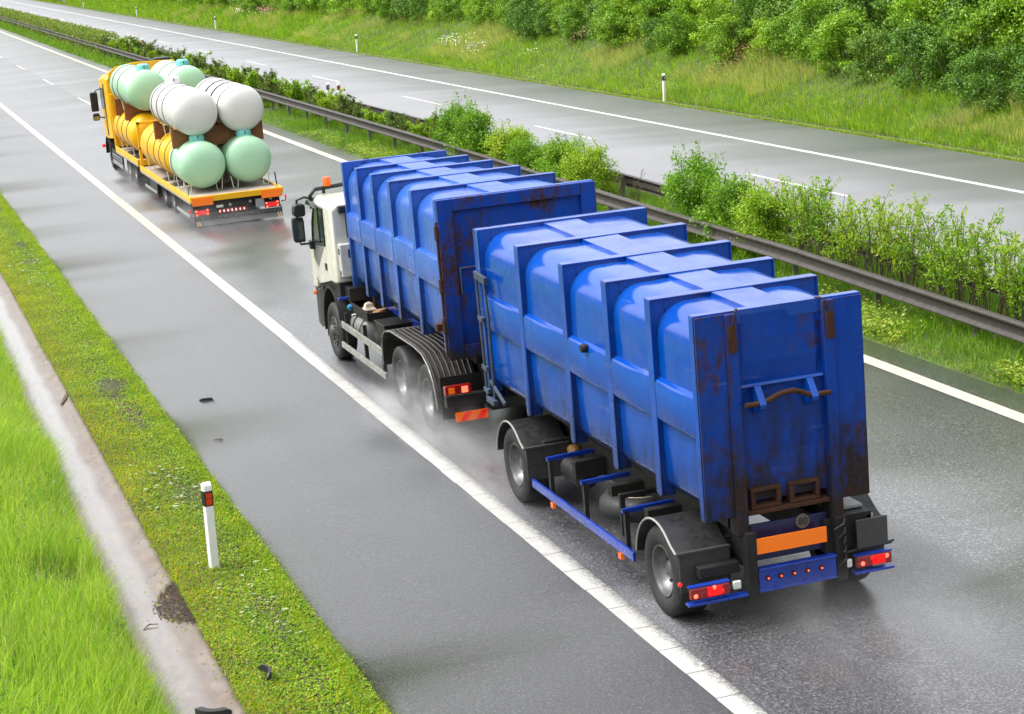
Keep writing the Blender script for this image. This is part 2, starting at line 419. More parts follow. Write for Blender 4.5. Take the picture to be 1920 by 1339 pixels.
# concrete gutter with a film of water running in it
def gutter_mat():
    m, nt, out = new_mat('wet_concrete'); c = coords(nt)
    base = ramp(nt, noise(nt, 5, 6, .7, coords(nt, (1, .5, 1))), [(.3, (.085, .066, .052)), (.55, (.14, .110, .089)), (.78, (.21, .168, .14))])
    silt = noise(nt, 1.2, 6, .7, c)
    base = mix(nt, ramp(nt, silt, [(.52, 0.), (.66, .85)]), base, (.11, .068, .045))
    sx = N(nt, 'ShaderNodeSeparateXYZ'); L(nt, c, sx.inputs[0])
    d = val(nt, val(nt, sx.outputs[0], 'ADD', 4.66), 'ABSOLUTE')
    w = val(nt, d, 'ADD', val(nt, val(nt, noise(nt, 2.5, 4, .6, coords(nt, (1, .5, 1))), 'SUBTRACT', .5), 'MULTIPLY', .22))
    rr = ramp(nt, w, [(.09, .06), (.2, .33), (.34, .55)])
    nrm = bump(nt, noise(nt, 45, 4, .7, c), .25, .006)
    pbsdf(nt, out, base, rr, 0, nrm, .5, ramp(nt, w, [(.08, 1.), (.2, .25)]), .06); return m
gxs = [-5.06, -4.98, -4.90, -4.80, -4.70, -4.60, -4.50, -4.40, -4.30, -4.235, -4.20]
gzs = [-.16, -.135, -.165, -.19, -.205, -.207, -.20, -.182, -.155, -.135, -.18]
strip('gutter', gxs, gzs, 8, 200, gutter_mat(), 1.5)

# ------------------------------------------------------------------ grasses
def blades(name, x, y, h, w, lx, ly, m, z=None, kind='stuff', label=None, cat=None):
    n = len(x); z = gz(x, y) - .01 if z is None else z
    t = rng.uniform(0, 6.28, n); cx, cy = np.cos(t) * w / 2, np.sin(t) * w / 2
    B = np.stack([x, y, z], -1); S = np.stack([cx, cy, 0 * cx], -1)
    mid = B + np.stack([lx * .28, ly * .28, h * .58], -1); tip = B + np.stack([lx, ly, h * .97], -1)
    V = np.stack([B - S, B + S, mid + S * .75, mid - S * .75, tip], 1).reshape(-1, 3)
    k = np.arange(n)[:, None] * 5
    ob = arrays(name, V, k + np.array([[0, 1, 2, 3]]), m, None, k + np.array([[3, 2, 4]]))
    return tag(ob, label, cat, None, kind)
def leaflets(name, x, y, z, s, m, flat=.55, kind='stuff', label=None, cat=None):
    n = len(x); C = np.stack([x, y, z], -1)
    nv = rng.normal(size=(n, 3)) * (1 - flat) + np.array([0, 0, 1.]) * flat * 1.6
    nv /= np.linalg.norm(nv, axis=1, keepdims=True)
    t = np.cross(nv, rng.normal(size=(n, 3))); t /= np.linalg.norm(t, axis=1, keepdims=True); b = np.cross(nv, t)
    U = t * s[:, None] * .5; W = b * s[:, None] * .30
    V = np.stack([C - U, C + W, C + U, C - W], 1).reshape(-1, 3)
    return tag(arrays(name, V, np.arange(n)[:, None] * 4 + np.arange(4)[None], m), label, cat, None, kind)

G_LUSH = leafmat('lush_grass', [(.12, .26, .022), (.20, .36, .032), (.28, .43, .045), (.38, .50, .075), (.50, .54, .17)], .6)
G_VERGE = leafmat('verge_weeds', [(.09, .22, .008), (.16, .32, .010), (.24, .40, .014), (.33, .42, .02), (.42, .36, .03), (.42, .22, .04)], .5)
G_DRY = leafmat('mown_grass', [(.24, .36, .012), (.34, .42, .018), (.44, .42, .03), (.50, .32, .04), (.52, .38, .07)], .5)
G_MED = leafmat('median_grass', [(.07, .18, .010), (.11, .25, .014), (.17, .31, .018), (.25, .36, .03), (.36, .36, .06)], .45)
G_BANK = leafmat('bank_grass', [(.09, .22, .014), (.14, .30, .018), (.21, .37, .024), (.31, .42, .04), (.42, .46, .10)], .5)
G_HAY = leafmat('seed_grass', [(.32, .37, .10), (.44, .46, .17), (.50, .44, .22), (.40, .44, .14)], .4)
PALE = leafmat('pale_leaves', [(.20, .27, .10), (.30, .36, .18), (.40, .44, .27)], .2)

# tall grass left of the gutter
n = 120000
x = -5.0 - rng.power(1.0, n) * rng.uniform(0, 1, n) * 5.5; y = 13 + rng.uniform(0, 1, n) ** 1.25 * 45
k = (wob(x, y, 2.2) > -1.0); x, y = x[k], y[k]; n = len(x)
h = rng.uniform(.14, .46, n) * (1 + .5 * wob(x, y, 1.4)); h *= np.clip((-4.86 - x) / .25, .45, 1)
sw = wob(x + 3, y, .8)
blades('tall_grass', x, y, h, rng.uniform(.006, .012, n), rng.normal(.05, .13, n) + .14 * sw, rng.normal(-.03, .13, n) + .06 * wob(x, y, 1.9), G_LUSH)
n = 9000; x = -5.05 - rng.uniform(0, 1, n) ** 1.4 * 4; y = 14 + rng.uniform(0, 1, n) ** 1.2 * 34; k = wob(x, y, 2.6) + .5 * wob(x, y, 7.) > .35; x, y = x[k], y[k]
leaflets('tall_weeds', x, y, gz(x, y) + rng.uniform(.12, .36, len(x)), rng.uniform(.03, .075, len(x)), leafmat('broad_weed_leaves', [(.05, .13, .018), (.09, .20, .022), (.15, .28, .035)], .35), .6)
n = 3000; x = -5.0 - rng.uniform(0, 1, n) ** 1.6 * 3; y = 14 + rng.uniform(0, 1, n) * 34
blades('seed_grass', x, y, rng.uniform(.35, .65, n), rng.uniform(.003, .007, n), rng.normal(.08, .14, n), rng.normal(0, .12, n), G_HAY)
# verge between gutter and asphalt: low weeds over a thin sward, bare patches
def verge_pts(n, y0, y1, pw=1.2):
    x = -4.24 + rng.uniform(0, 1, n) * 1.24; y = y0 + rng.uniform(0, 1, n) ** pw * (y1 - y0); return x, y
x, y = verge_pts(200000, 14, 75, 1.5)
bare = wob(x * 1.5, y, 1.35) + .5 * wob(x, y, 4.) ; mid = np.exp(-((x + 3.45) / .28) ** 2)
k = bare + .9 * (1 - mid) + .35 * rng.normal(size=len(x)) > -.45; x, y = x[k], y[k]
edge = np.clip((x + 4.30) / 1.2, 0, 1)                               # gutter side is the dry, mown one
dry = rng.uniform(0, 1, len(x)) > edge * .9 + .25 + .25 * wob(x, y, .7)
a, b = x[dry], y[dry]
blades('mown_grass', a, b, rng.uniform(.03, .08, len(a)), rng.uniform(.005, .010, len(a)), rng.normal(0, .03, len(a)), rng.normal(0, .03, len(a)), G_DRY)
a, b = x[~dry], y[~dry]; na = len(a)
lush = np.clip((a + 3.35) / .3, 0, 1) * .05
leaflets('verge_weeds', a, b, gz(a, b) + rng.uniform(0, .045, na) + lush * rng.uniform(0, 1, na), rng.uniform(.016, .045, na), G_VERGE)
n = 16000; x = -3.03 + rng.normal(-.10, .09, n); y = 14 + rng.uniform(0, 1, n) ** 1.4 * 60; x = x + .075 * wob(x * 0, y, 2.1) + .03 * wob(x * 0, y, 9.)
blades('edge_grass', x, y, rng.uniform(.05, .13, n), rng.uniform(.006, .011, n), rng.normal(.03, .04, n), rng.normal(0, .04, n), G_VERGE)
n = 900; x, y = verge_pts(n, 15, 60, 1.2); x = -3.55 + .30 * rng.normal(size=n); k = (wob(x, y, .5) > .25) & (x > -4.1) & (x < -3.1); x, y = x[k], y[k]
leaflets('pale_weeds', x, y, gz(x, y) + .05, rng.uniform(.05, .10, len(x)), PALE, .8)
n = 2600; x = -4.24 + rng.normal(0, .035, n); y = 15 + rng.uniform(0, 1, n) * 35; k = wob(x, y, 1.0) > .15; x, y = x[k], y[k]
blades('gutter_edge_grass', x, y, rng.uniform(.04, .12, len(x)), np.full(len(x), .008), rng.normal(-.05, .04, len(x)), rng.normal(0, .05, len(x)), G_VERGE)
n = 60000; x, y = verge_pts(n, 15, 55, 1.3); bb = wob(x * 1.5, y, 1.35) + .5 * wob(x, y, 4.); k = bb + .9 * (1 - np.exp(-((x + 3.45) / .28) ** 2)) < -.05; x, y = x[k], y[k]
leaflets('verge_gravel', x, y, gz(x, y) + .008, rng.uniform(.010, .028, len(x)), leafmat('grit', [(.05, .042, .034), (.11, .095, .08), (.20, .18, .16)], 0., .8), .8)
# median
n = 110000; x = 8.30 + rng.uniform(0, 1, n) * 4.05; y = 12 + rng.uniform(0, 1, n) ** 1.7 * 70
h = rng.uniform(.08, .26, n) * (1 + .5 * wob(x, y, 1.2)) * np.clip((x - 8.2) / .5, .5, 1.2)
blades('median_grass', x, y, h, rng.uniform(.009, .017, n), rng.normal(-.03, .08, n), rng.normal(0, .08, n), G_MED)
n = 42000; x = 8.3 + rng.uniform(0, 1, n) * 4.0; y = 85 + rng.uniform(0, 1, n) ** 1.4 * 260
blades('median_grass', x, y, rng.uniform(.12, .30, n), rng.uniform(.03, .06, n), rng.normal(-.03, .08, n), rng.normal(0, .08, n), G_MED)
n = 26000; x = 8.36 + rng.gamma(2., .22, n); y = 22 + rng.uniform(0, 1, n) ** 1.5 * 50; k = (wob(x, y, .9) > -.1) & (x < 9.9); x, y = x[k], y[k]
leaflets('median_weeds', x, y, gz(x, y) + rng.uniform(.01, .20, len(x)) * (1 + .4 * wob(x, y, 2.)), rng.uniform(.04, .085, len(x)),
         leafmat('median_weed_leaves', [(.12, .26, .012), (.19, .33, .018), (.26, .38, .03), (.33, .40, .05), (.34, .27, .06)], .4), .6)
# far verge strip and bank
n = 26000; x = 23.68 + rng.uniform(0, 1, n) * .28; y = 42 + rng.uniform(0, 1, n) ** 1.6 * 240
blades('far_verge_grass', x, y, rng.uniform(.04, .11, n), rng.uniform(.02, .045, n), rng.normal(0, .03, n), rng.normal(0, .03, n), leafmat('far_verge_leaves', [(.15, .28, .015), (.24, .36, .025), (.32, .36, .05)], .35))
n = 150000; x = 24.36 + rng.uniform(0, 1, n) ** 1.3 * 10; y = 38 + rng.uniform(0, 1, n) ** 1.8 * 130
hw = wob(x, y, .45)
h = rng.uniform(.12, .36, n) * (1 + .35 * wob(x + 9, y, .9)); lean = .18 * wob(x, y + 31, .35)
blades('bank_grass', x, y, h, rng.uniform(.016, .034, n), rng.normal(-.10, .10, n) + lean, rng.normal(-.05, .10, n) + lean, G_BANK)
n = 60000; x = 24.36 + rng.uniform(0, 1, n) * 9; y = 150 + rng.uniform(0, 1, n) * 220
blades('bank_grass', x, y, rng.uniform(.2, .5, n), rng.uniform(.05, .09, n), rng.normal(-.1, .1, n), rng.normal(-.05, .1, n), G_BANK)
n = 62000; x = 24.9 + rng.uniform(0, 1, n) * 3.6; y = 40 + rng.uniform(0, 1, n) ** 1.5 * 170
k = wob(x * 2.2, y, .42) + .25 * wob(x, y, 2.) > .22; x, y = x[k], y[k]; n = len(x)
blades('seed_grass', x, y, rng.uniform(.30, .55, n), rng.uniform(.014, .026, n), rng.normal(-.28, .12, n), rng.normal(-.2, .16, n), G_HAY)
# wild flowers on the bank
def flowers(label, cx, cy, sx, sy, n, m, hz=.45, s=.06):
    x = rng.normal(cx, sx, n); y = rng.normal(cy, sy, n)
    leaflets('wild_flowers', x, y, gz(x, y) + hz * rng.uniform(.7, 1.15, n), rng.uniform(.7, 1.3, n) * s, m, .7, 'stuff', label, 'flowers')
FW = simple('white_petals', (.85, .85, .80), .6, var=.1); FP = simple('pink_petals', (.55, .20, .26), .6, var=.2); FO = simple('rusty_sorrel', (.38, .16, .08), .7); FYL = simple('yellow_petals', (.62, .55, .03), .6)
flowers('patch of white daisies on the far bank above the road', 26.0, 112, .30, 1.3, 160, FW, .45, .09)
flowers('smaller patch of white daisies lower on the far bank', 25.9, 107, .25, 1.0, 120, FW, .42, .09)
flowers('distant white flowers near the furthest delineators', 27.0, 178, .4, 3, 130, FW, .5, .13)
flowers('few white flowers below the thicket in mid bank', 25.9, 97, .3, .8, 50, FW, .45, .07)
flowers('pink flower spikes right of the daisies on the bank', 27.2, 94, .25, .7, 130, FP, .6, .09)
flowers('pink flowers behind the black banded post', 26.2, 74.3, .3, .9, 70, FP, .55, .07)
flowers('reddish patch below the distant trees', 27.4, 170, .4, 2, 220, FP, .5, .16)
flowers('rusty red sorrel at the thicket edge above the post', 27.0, 75.0, .35, .8, 220, FO, .75, .09)
flowers('yellow flowers low on the far bank', 25.4, 92, .3, 1.2, 60, FYL, .4, .07)
# ------------------------------------------------------------------ shrubs and thicket
BARK = simple('bark', (.055, .040, .028), .85, 0, .4, 20, .2)
TWIG = simple('twig_bark', (.10, .075, .05), .85, 0, .4, 25, .2)
LF_BRIGHT = leafmat('bright_leaves', [(.07, .19, .010), (.13, .28, .012), (.20, .36, .016), (.29, .42, .03)], .45)
LF_YELLOW = leafmat('yellow_green_leaves', [(.10, .24, .010), (.17, .34, .012), (.26, .41, .016), (.36, .47, .025), (.40, .38, .04)], .45)
LF_DULL = leafmat('dull_leaves', [(.06, .11, .02), (.10, .17, .025), (.16, .22, .03), (.22, .18, .05)], .35)
LF_MID = leafmat('mid_leaves', [(.07, .17, .008), (.13, .27, .010), (.19, .35, .014), (.29, .43, .022)], .22)
LF_DEEP = leafmat('deep_leaves', [(.040, .11, .010), (.075, .18, .012), (.10, .22, .014), (.17, .30, .025)], .18)
LF_GREY = leafmat('grey_green_leaves', [(.075, .16, .025), (.12, .23, .03), (.16, .29, .035), (.25, .36, .05)], .2)
LF_LIME = leafmat('lime_leaves', [(.12, .26, .010), (.18, .35, .012), (.27, .44, .016), (.38, .50, .03)], .25)

def leaf_quads(C, D, s, asp=.5):
    """rhombic leaves: centre, rough outward direction, length"""
    n = len(C)
    nv = D + rng.normal(size=(n, 3)) * .75; nv /= np.linalg.norm(nv, axis=1, keepdims=True)
    t = np.cross(nv, rng.normal(size=(n, 3))); t /= np.linalg.norm(t, axis=1, keepdims=True); b = np.cross(nv, t)
    U = t * (s * .5)[:, None]; W = b * (s * .5 * asp)[:, None]; K = nv * (s * .10)[:, None]
    return np.stack([C - U, C + W + K, C + U, C - W + K], 1).reshape(-1, 3)
def crown(r, h, zb, nl, lobes, s0, s1, shoots=0, lr=(.26, .48)):
    """leaf clumps on many overlapping lobes, thin at the rim"""
    Cs = []; Ds = []; cen = []
    for i in range(lobes):
        a = rnd.uniform(0, 6.28); q = rnd.random() ** .55; zz = rnd.uniform(.0, 1.)
        k = math.sqrt(max(.05, 1 - (zz * 1.0 - .32) ** 2 * 1.5))
        c = np.array([math.cos(a) * q * r * k * .78, math.sin(a) * q * r * k * .78, zb + zz * h * .86])
        rad = np.array([1, 1, .82]) * r * rnd.uniform(*lr)
        m = int(nl / lobes * rnd.uniform(.6, 1.4))
        d = rng.normal(size=(m, 3)); d[:, 2] += .25; d /= np.linalg.norm(d, axis=1, keepdims=True)
        rr = rng.uniform(0, 1, m) ** .42 * (1 + .22 * rng.normal(size=m))
        Cs.append(c + d * rr[:, None] * rad); Ds.append(d + np.array([0, 0, .5])); cen.append(c)
    for i in range(shoots):
        a = rnd.uniform(0, 6.28); q = rnd.random() * r * .75; b = np.array([math.cos(a) * q, math.sin(a) * q, zb + h * rnd.uniform(.70, .92)])
        e = b + np.array([rnd.uniform(-.12, .12), rnd.uniform(-.12, .12), rnd.uniform(.16, .40)]) * (h / 1.4); m = 26
        t = rng.uniform(0, 1, m); Cs.append(b + (e - b) * t[:, None] + rng.normal(size=(m, 3)) * .028 * h); Ds.append(rng.normal(size=(m, 3)) + np.array([0, 0, .4])); cen.append(e)
    C = np.concatenate(Cs); D = np.concatenate(Ds); k = C[:, 2] > .04; C, D = C[k], D[k]
    return leaf_quads(C, D, rng.uniform(s0, s1, len(C))), cen
def rhomb(V): n = len(V) // 4; return np.arange(n)[:, None] * 4 + np.arange(4)[None]
def limb(mb, p, e, r0_, r1_, bend=.12, n=6, sides=6):
    p, e = Vector(p), Vector(e); L_ = (e - p).length; o = Vector((rnd.uniform(-1, 1), rnd.uniform(-1, 1), rnd.uniform(-.2, .5))) * bend * L_
    pts = []
    for i in range(n):
        t = i / (n - 1); pts.append(p.lerp(e, t) + o * math.sin(math.pi * t) + Vector((rnd.uniform(-1, 1), rnd.uniform(-1, 1), 0)) * .015 * L_)
    mb.tube(pts, [r0_ + (r1_ - r0_) * i / (n - 1) for i in range(n)], sides); return pts
def bush(name, lf, r, h, nl, lobes, s0, s1, shoots=0, stems=9, zb=.12, tree=False, rs=.03, lr=(.26, .48)):
    o = bpy.data.objects.new(name, None); COL.objects.link(o); o.empty_display_size = .3
    V, cen = crown(r, h, zb * h, nl, lobes, s0, s1, shoots, lr)
    arrays('crown' if tree else 'foliage', V, rhomb(V), lf, o)
    mb = MB(); rnd.shuffle(cen)
    if tree:
        tr = limb(mb, (0, 0, -.15), (rnd.uniform(-.2, .2) * r, rnd.uniform(-.2, .2) * r, h * .55), rs * 2, rs, .1, 7, 7)
        for c in cen[:stems]: limb(mb, tr[rnd.randint(1, 5)], Vector(c) * .94, rs * .7, .008, .15)
    else:
        for c in cen[:stems]: limb(mb, (rnd.uniform(-.2, .2) * r, rnd.uniform(-.2, .2) * r, -.08), Vector(c) * .95, rs * .55, .006, .12)
    mb.build('trunk' if tree else 'stems', BARK, o, smooth=60, weld=False); return o
def leggy(name, lf, h, spread, ns, nl, s0, s1, low=.45, twig=TWIG, rr=.011):
    """upright bare stems from one stool, forking, leaves towards the tips"""
    o = bpy.data.objects.new(name, None); COL.objects.link(o); o.empty_display_size = .3
    mb = MB(); tips = []
    for i in range(ns):
        a = rnd.uniform(0, 6.28); q = rnd.random() ** .6 * spread; hh = h * rnd.uniform(.62, 1.0)
        b = (math.cos(a) * q * .22, math.sin(a) * q * .22, -.06); e = Vector((math.cos(a) * q + rnd.uniform(-.08, .08), math.sin(a) * q + rnd.uniform(-.08, .08), hh))
        pts = limb(mb, b, e, rr, .004, .07, 8, 5); tips.append((pts, low))
        for k in range(3):
            j = rnd.randint(3, 6); f = pts[j]; g_ = f + Vector((rnd.uniform(-1, 1), rnd.uniform(-1, 1), rnd.uniform(.5, 1.3))) * .20 * h
            tips.append((limb(mb, f, g_, .006, .0025, .1, 4, 4), .2))
    mb.build('stems', twig, o, smooth=60, weld=False)
    if nl:
        C = []
        for i in range(nl):
            pts, lo = rnd.choice(tips); t = lo + (1 - lo) * rnd.random() ** .7; f = t * (len(pts) - 1); j = min(int(f), len(pts) - 2); p = pts[j].lerp(pts[j + 1], f - j)
            C.append((p.x + rnd.gauss(0, .035), p.y + rnd.gauss(0, .035), p.z + rnd.gauss(.01, .035)))
        C = np.array(C); V = leaf_quads(C, np.tile([0, 0, .8], (len(C), 1)), rng.uniform(s0, s1, len(C)), .5)
        arrays('foliage', V, rhomb(V), lf, o)
    return o
def put(o, x, y, s=1., rz=None, sz=None):
    o.location = (x, y, float(gz(x, y)) - .02); o.scale = (s, s, s * (sz or 1)); o.rotation_euler = (0, 0, rnd.uniform(0, 6.28) if rz is None else rz); return o
def again(proto, used):
    if proto.name in used: return copy_tree(proto)
    used.add(proto.name); return proto
used = set()
# --- dense shrubs of the median
MS = 'shrubs planted along the median'
dense = [bush('round_shrub', [LF_BRIGHT, LF_BRIGHT, LF_YELLOW][i % 3], .86, 1.55, 12000, 38, .045, .090, 16, 14, .04) for i in range(3)]
for p, x, y, s, sz, lab in [
    (0, 10.15, 40.4, 1.0, 1.12, 'tallest bright green round shrub beside the rear blue container'),
    (1, 10.1, 38.3, .98, 1.0, 'round green shrub touching the right side of the tallest shrub'),
    (2, 10.15, 36.7, .92, 1.05, 'yellowish green shrub before the leggy row of shrubs'),
    (0, 10.2, 58.0, 1.12, 1.02, 'big round bright shrub first in the clump behind the truck container'),
    (1, 10.15, 56.3, 1.1, 1.0, 'leafy round shrub second in the clump behind the truck container'),
    (2, 10.2, 53.3, 1.0, .95, 'light green shrub with one long shoot in the middle of the clump'),
    (0, 10.1, 51.6, .9, .9, 'smaller bushy shrub leaning over the guardrail in the clump'),
    (1, 10.15, 48.9, 1.0, .95, 'light green shrub after the gap in the clump'),
    (2, 10.15, 47.2, .92, 1.0, 'last yellowish shrub of the clump beside the bare shrub')]:
    tag(put(again(dense[p], used), x, y, s, None, sz), lab, 'shrub', MS)
tag(put(leggy('bare_shrub', LF_DULL, 1.15, .5, 11, 16, .03, .05), 10.2, 44.4), 'leafless brown shrub between two round green shrubs', 'shrub', MS)
leg = [leggy('leggy_shrub', [LF_YELLOW, LF_BRIGHT, LF_YELLOW, LF_YELLOW][i], 1.75, .66, 21, [2500, 2000, 2700, 1800][i], .042, .085, .50) for i in range(4)]
words = ['first', 'second', 'third', 'fourth', 'fifth', 'sixth', 'seventh', 'eighth', 'ninth', 'tenth', 'eleventh', 'twelfth']
for i, y in enumerate((35.3, 34.2, 33.2, 32.1, 31.2, 30.3, 29.3, 28.4, 27.5, 26.6, 25.6, 24.6)):
    tag(put(again(leg[i % 4], used), 10.15 + rnd.uniform(-.12, .12), y, rnd.uniform(.90, 1.1)),
        f'leggy yellow green shrub with bare lower stems, {words[i]} after the round shrubs', 'shrub', MS)
sp = [leggy('sparse_shrub', [LF_DULL, LF_YELLOW, LF_DULL][i], 1.15, .58, 16, [2000, 2500, 1500][i], .06, .115, .15) for i in range(3)]
for i in range(38):
    y = 60.6 + i * 2.08
    tag(put(again(sp[i % 3], used), 10.2 + rnd.uniform(-.2, .2), y + rnd.uniform(-.5, .5), rnd.uniform(.75, 1.18) * (1.0 if i < 9 else 1.12)),
        ('sparse low shrub between the round clump and the white median posts' if i < 9 else 'sparse low shrub in the median beyond the white posts'), 'shrub',
        'sparse shrubs beyond the round clump' if i < 9 else 'sparse shrubs beyond the white posts')
# --- clipped hedge far up the median
hd = bpy.data.objects.new('hedge', None); COL.objects.link(hd); hd.location = (10.1, 140, .28)
tag(hd, 'long clipped green hedge far along the median guardrail', 'hedge')
n = 36000; hy = rng.uniform(0, 1, n) ** 1.2 * 190; sx = rng.uniform(0, 1, n); face = rng.uniform(0, 1, n)
top = 1.28 + .10 * wob(hy * 0, hy, 1.3); hw_ = .62 + .08 * wob(hy * 0 + 3, hy, 1.7)
C = np.stack([np.where(face < .55, (sx * 2 - 1) * hw_, np.where(face < .8, -hw_, hw_) + rng.normal(0, .08, n)), hy, np.where(face < .55, top + rng.normal(0, .09, n), .1 + sx * top * .9)], -1)
C[:, 1] += np.where(hy < .6, rng.normal(0, .3, n), 0)
D = np.stack([np.where(face < .55, 0, np.where(face < .8, -1., 1.)), 0 * hy, np.where(face < .55, 1., .4)], -1)
V = leaf_quads(C, D, rng.uniform(.10, .20, n)); arrays('foliage', V, rhomb(V), leafmat('hedge_leaves', [(.05, .12, .014), (.09, .18, .016), (.15, .25, .02), (.22, .26, .03), (.18, .10, .03)], .35), hd)
mb = MB()
for k in range(170): limb(mb, (rnd.uniform(-.3, .3), k * 1.1, -.1), (rnd.uniform(-.4, .4), k * 1.1 + rnd.uniform(-.3, .3), 1.1), .02, .008, .1, 4, 4)
mb.build('stems', BARK, hd, weld=False)['kind'] = 'stuff'
# --- thicket on the far bank
TH = [('mid', LF_MID), ('deep', LF_DEEP), ('lime', LF_LIME), ('grey', LF_GREY)]
LAB = {'mid': 'mid green leafy bush in the dense thicket on the far bank', 'deep': 'dark green bush in the dense thicket on the far bank',
       'lime': 'bright lime green bush in the dense thicket on the far bank', 'grey': 'dull grey green bush in the dense thicket on the far bank'}
near = {k: [bush('bank_bush', m, 1.75, 2.75, 9000, 34, .07, .16, 8, 9, .03, False, .05, (.15, .34)) for _ in range(2)] for k, m in TH}
tall = {k: [bush('bank_tree', m, 2.3, 4.4, 8500, 40, .09, .20, 8, 12, .14, True, .06, (.14, .32)) for _ in range(1)] for k, m in TH}
def base_u(y):
    return float(np.interp(y, [40, 49, 53, 58, 61, 67, 73, 80, 91, 100, 112, 133, 180, 400], [25.9, 25.8, 25.9, 26.0, 26.9, 26.9, 26.8, 26.9, 27.0, 27.3, 28.2, 27.6, 27.4, 27.6]))
def kind():
    r = rnd.random(); return 'mid' if r < .42 else 'lime' if r < .72 else 'deep' if r < .90 else 'grey'
row = 0; cnt = 0
for off, step, y0, y1, s0, tr in [(.75, 1.9, 43, 125, .72, 0), (2.2, 2.3, 44, 135, .92, 0), (3.9, 2.8, 45, 140, 1.0, 1), (6.4, 3.6, 46, 150, 1.1, 1), (.7, 2.9, 126, 330, 1.1, 0), (3.0, 4.2, 136, 330, 1.15, 1), (7.5, 7, 140, 330, 1.3, 1)]:
    y = y0
    while y < y1:
        k = kind()
        if off < 1 and 46 < y < 52: k = 'lime'
        if off < 1 and 52 < y < 60: k = 'deep'
        src = tall if (tr and rnd.random() < .75) else near
        o = again(rnd.choice(src[k]), used)
        yy = y + rnd.uniform(-.6, .6); u = base_u(yy) + off + rnd.uniform(-.45, .55)
        s = s0 * rnd.uniform(.75, 1.25)
        if off < 1 and rnd.random() < .22: s *= .62
        put(o, u, yy, s, None, rnd.uniform(.9, 1.15))
        t = o.name.startswith('bank_tree')
        tag(o, LAB[k].replace('bush', 'small tree') if t else LAB[k], 'tree' if t else 'bush', ('trees' if t else 'bushes') + f' in the far bank thicket, {k} green'.replace('deep green', 'dark green').replace('grey green', 'dull green').replace('mid green', 'medium green'))
        y += step * rnd.uniform(.85, 1.15); cnt += 1
print('thicket', cnt)

# ------------------------------------------------------------------ guardrails
GALV = simple('weathered_steel', (.060, .052, .046), .6, .1, .45, 9, .5, .1)
GALV2 = simple('dull_zinc', (.17, .165, .155), .5, .5, .35, 6, .5)
RW = [(.06, .0), (.0, .006), (-.05, 0), (-.078, -.018), (-.08, -.045), (-.065, -.062), (-.008, -.098), (-.004, -.15), (-.008, -.205), (-.065, -.238), (-.08, -.252), (-.08, -.275), (-.055, -.292), (-.01, -.298)]
def rail(name, label, x, ztop, y0, y1, side):
    o = bpy.data.objects.new(name, None); COL.objects.link(o); o.location = (x, y0, .25); tag(o, label, 'guardrail', 'median guardrails')
    ys = np.arange(y0, y1 + 1, 4.0); mb = MB(); off = (x, y0, .25)
    rings = []
    for y in ys: rings.append([(x + side * a, y, ztop(y) + b) for a, b in RW] + [(x + side * a + side * .006, y, ztop(y) + b - .004) for a, b in RW[::-1]])
    mb.loft(rings, True, True); mb.build('beam', GALV, o, off, 0, 50)
    for y in ys[1:-1]:
        mb = MB(); mb.loft([[(x + side * (a * 1.04 - .003), yy, ztop(y) + b) for a, b in RW[1:]] for yy in (y - .16, y + .16)], False, False)
        mb.build('splice_plate', GALV, o, off, 0, 50)
    y = y0 + .8; n_ = 0
    while y < y1 and n_ < 98:
        z = ztop(y); p = MB(); p.box(x + side * .055, x + side * .155, y - .03, y + .03, float(gz(x, y)) - .2, z - .03)
        p.box(x + side * .0, x + side * .056, y - .05, y + .05, z - .21, z - .09)
        p.build('post', GALV2, o, off); y += 3.25; n_ += 1
    return o
zA = lambda y: float(np.interp(y, [0, 26, 34, 42, 60, 400], [.78, .80, .925, .94, 1.04, 1.03]))
zB = lambda y: float(np.interp(y, [0, 30, 60, 400], [.74, .78, .98, 1.0]))
rail('median_guardrail', 'weathered steel guardrail nearer the trucks, along the front of the median shrubs', 9.45, zA, 14, 330, 1)
rail('median_guardrail', 'steel guardrail behind the median shrubs, seen from its post side', 11.25, zB, 14, 330, -1).name = 'rear_guardrail'
fg = MB(); fz = float(gz(24.6, 325))
o = bpy.data.objects.new('verge_guardrail', None); COL.objects.link(o); o.location = (24.4, 300, fz); tag(o, 'short grey guardrail end far away on the far verge', 'guardrail')
fg.loft([[(24.4 - a, y, fz + .75 + b - (.5 if y < 301 else 0)) for a, b in RW] + [(24.394 - a, y, fz + .746 + b - (.5 if y < 301 else 0)) for a, b in RW[::-1]] for y in (300, 306, 330, 420)], True, True)
fg.build('beam', GALV2, o, (24.4, 300, fz))
fp = [MB().box(24.42, 24.5, y - .05, y + .05, fz - .3, fz + .7).build('post', GALV2, o, (24.4, 300, fz)) for y in range(308, 420, 8)]

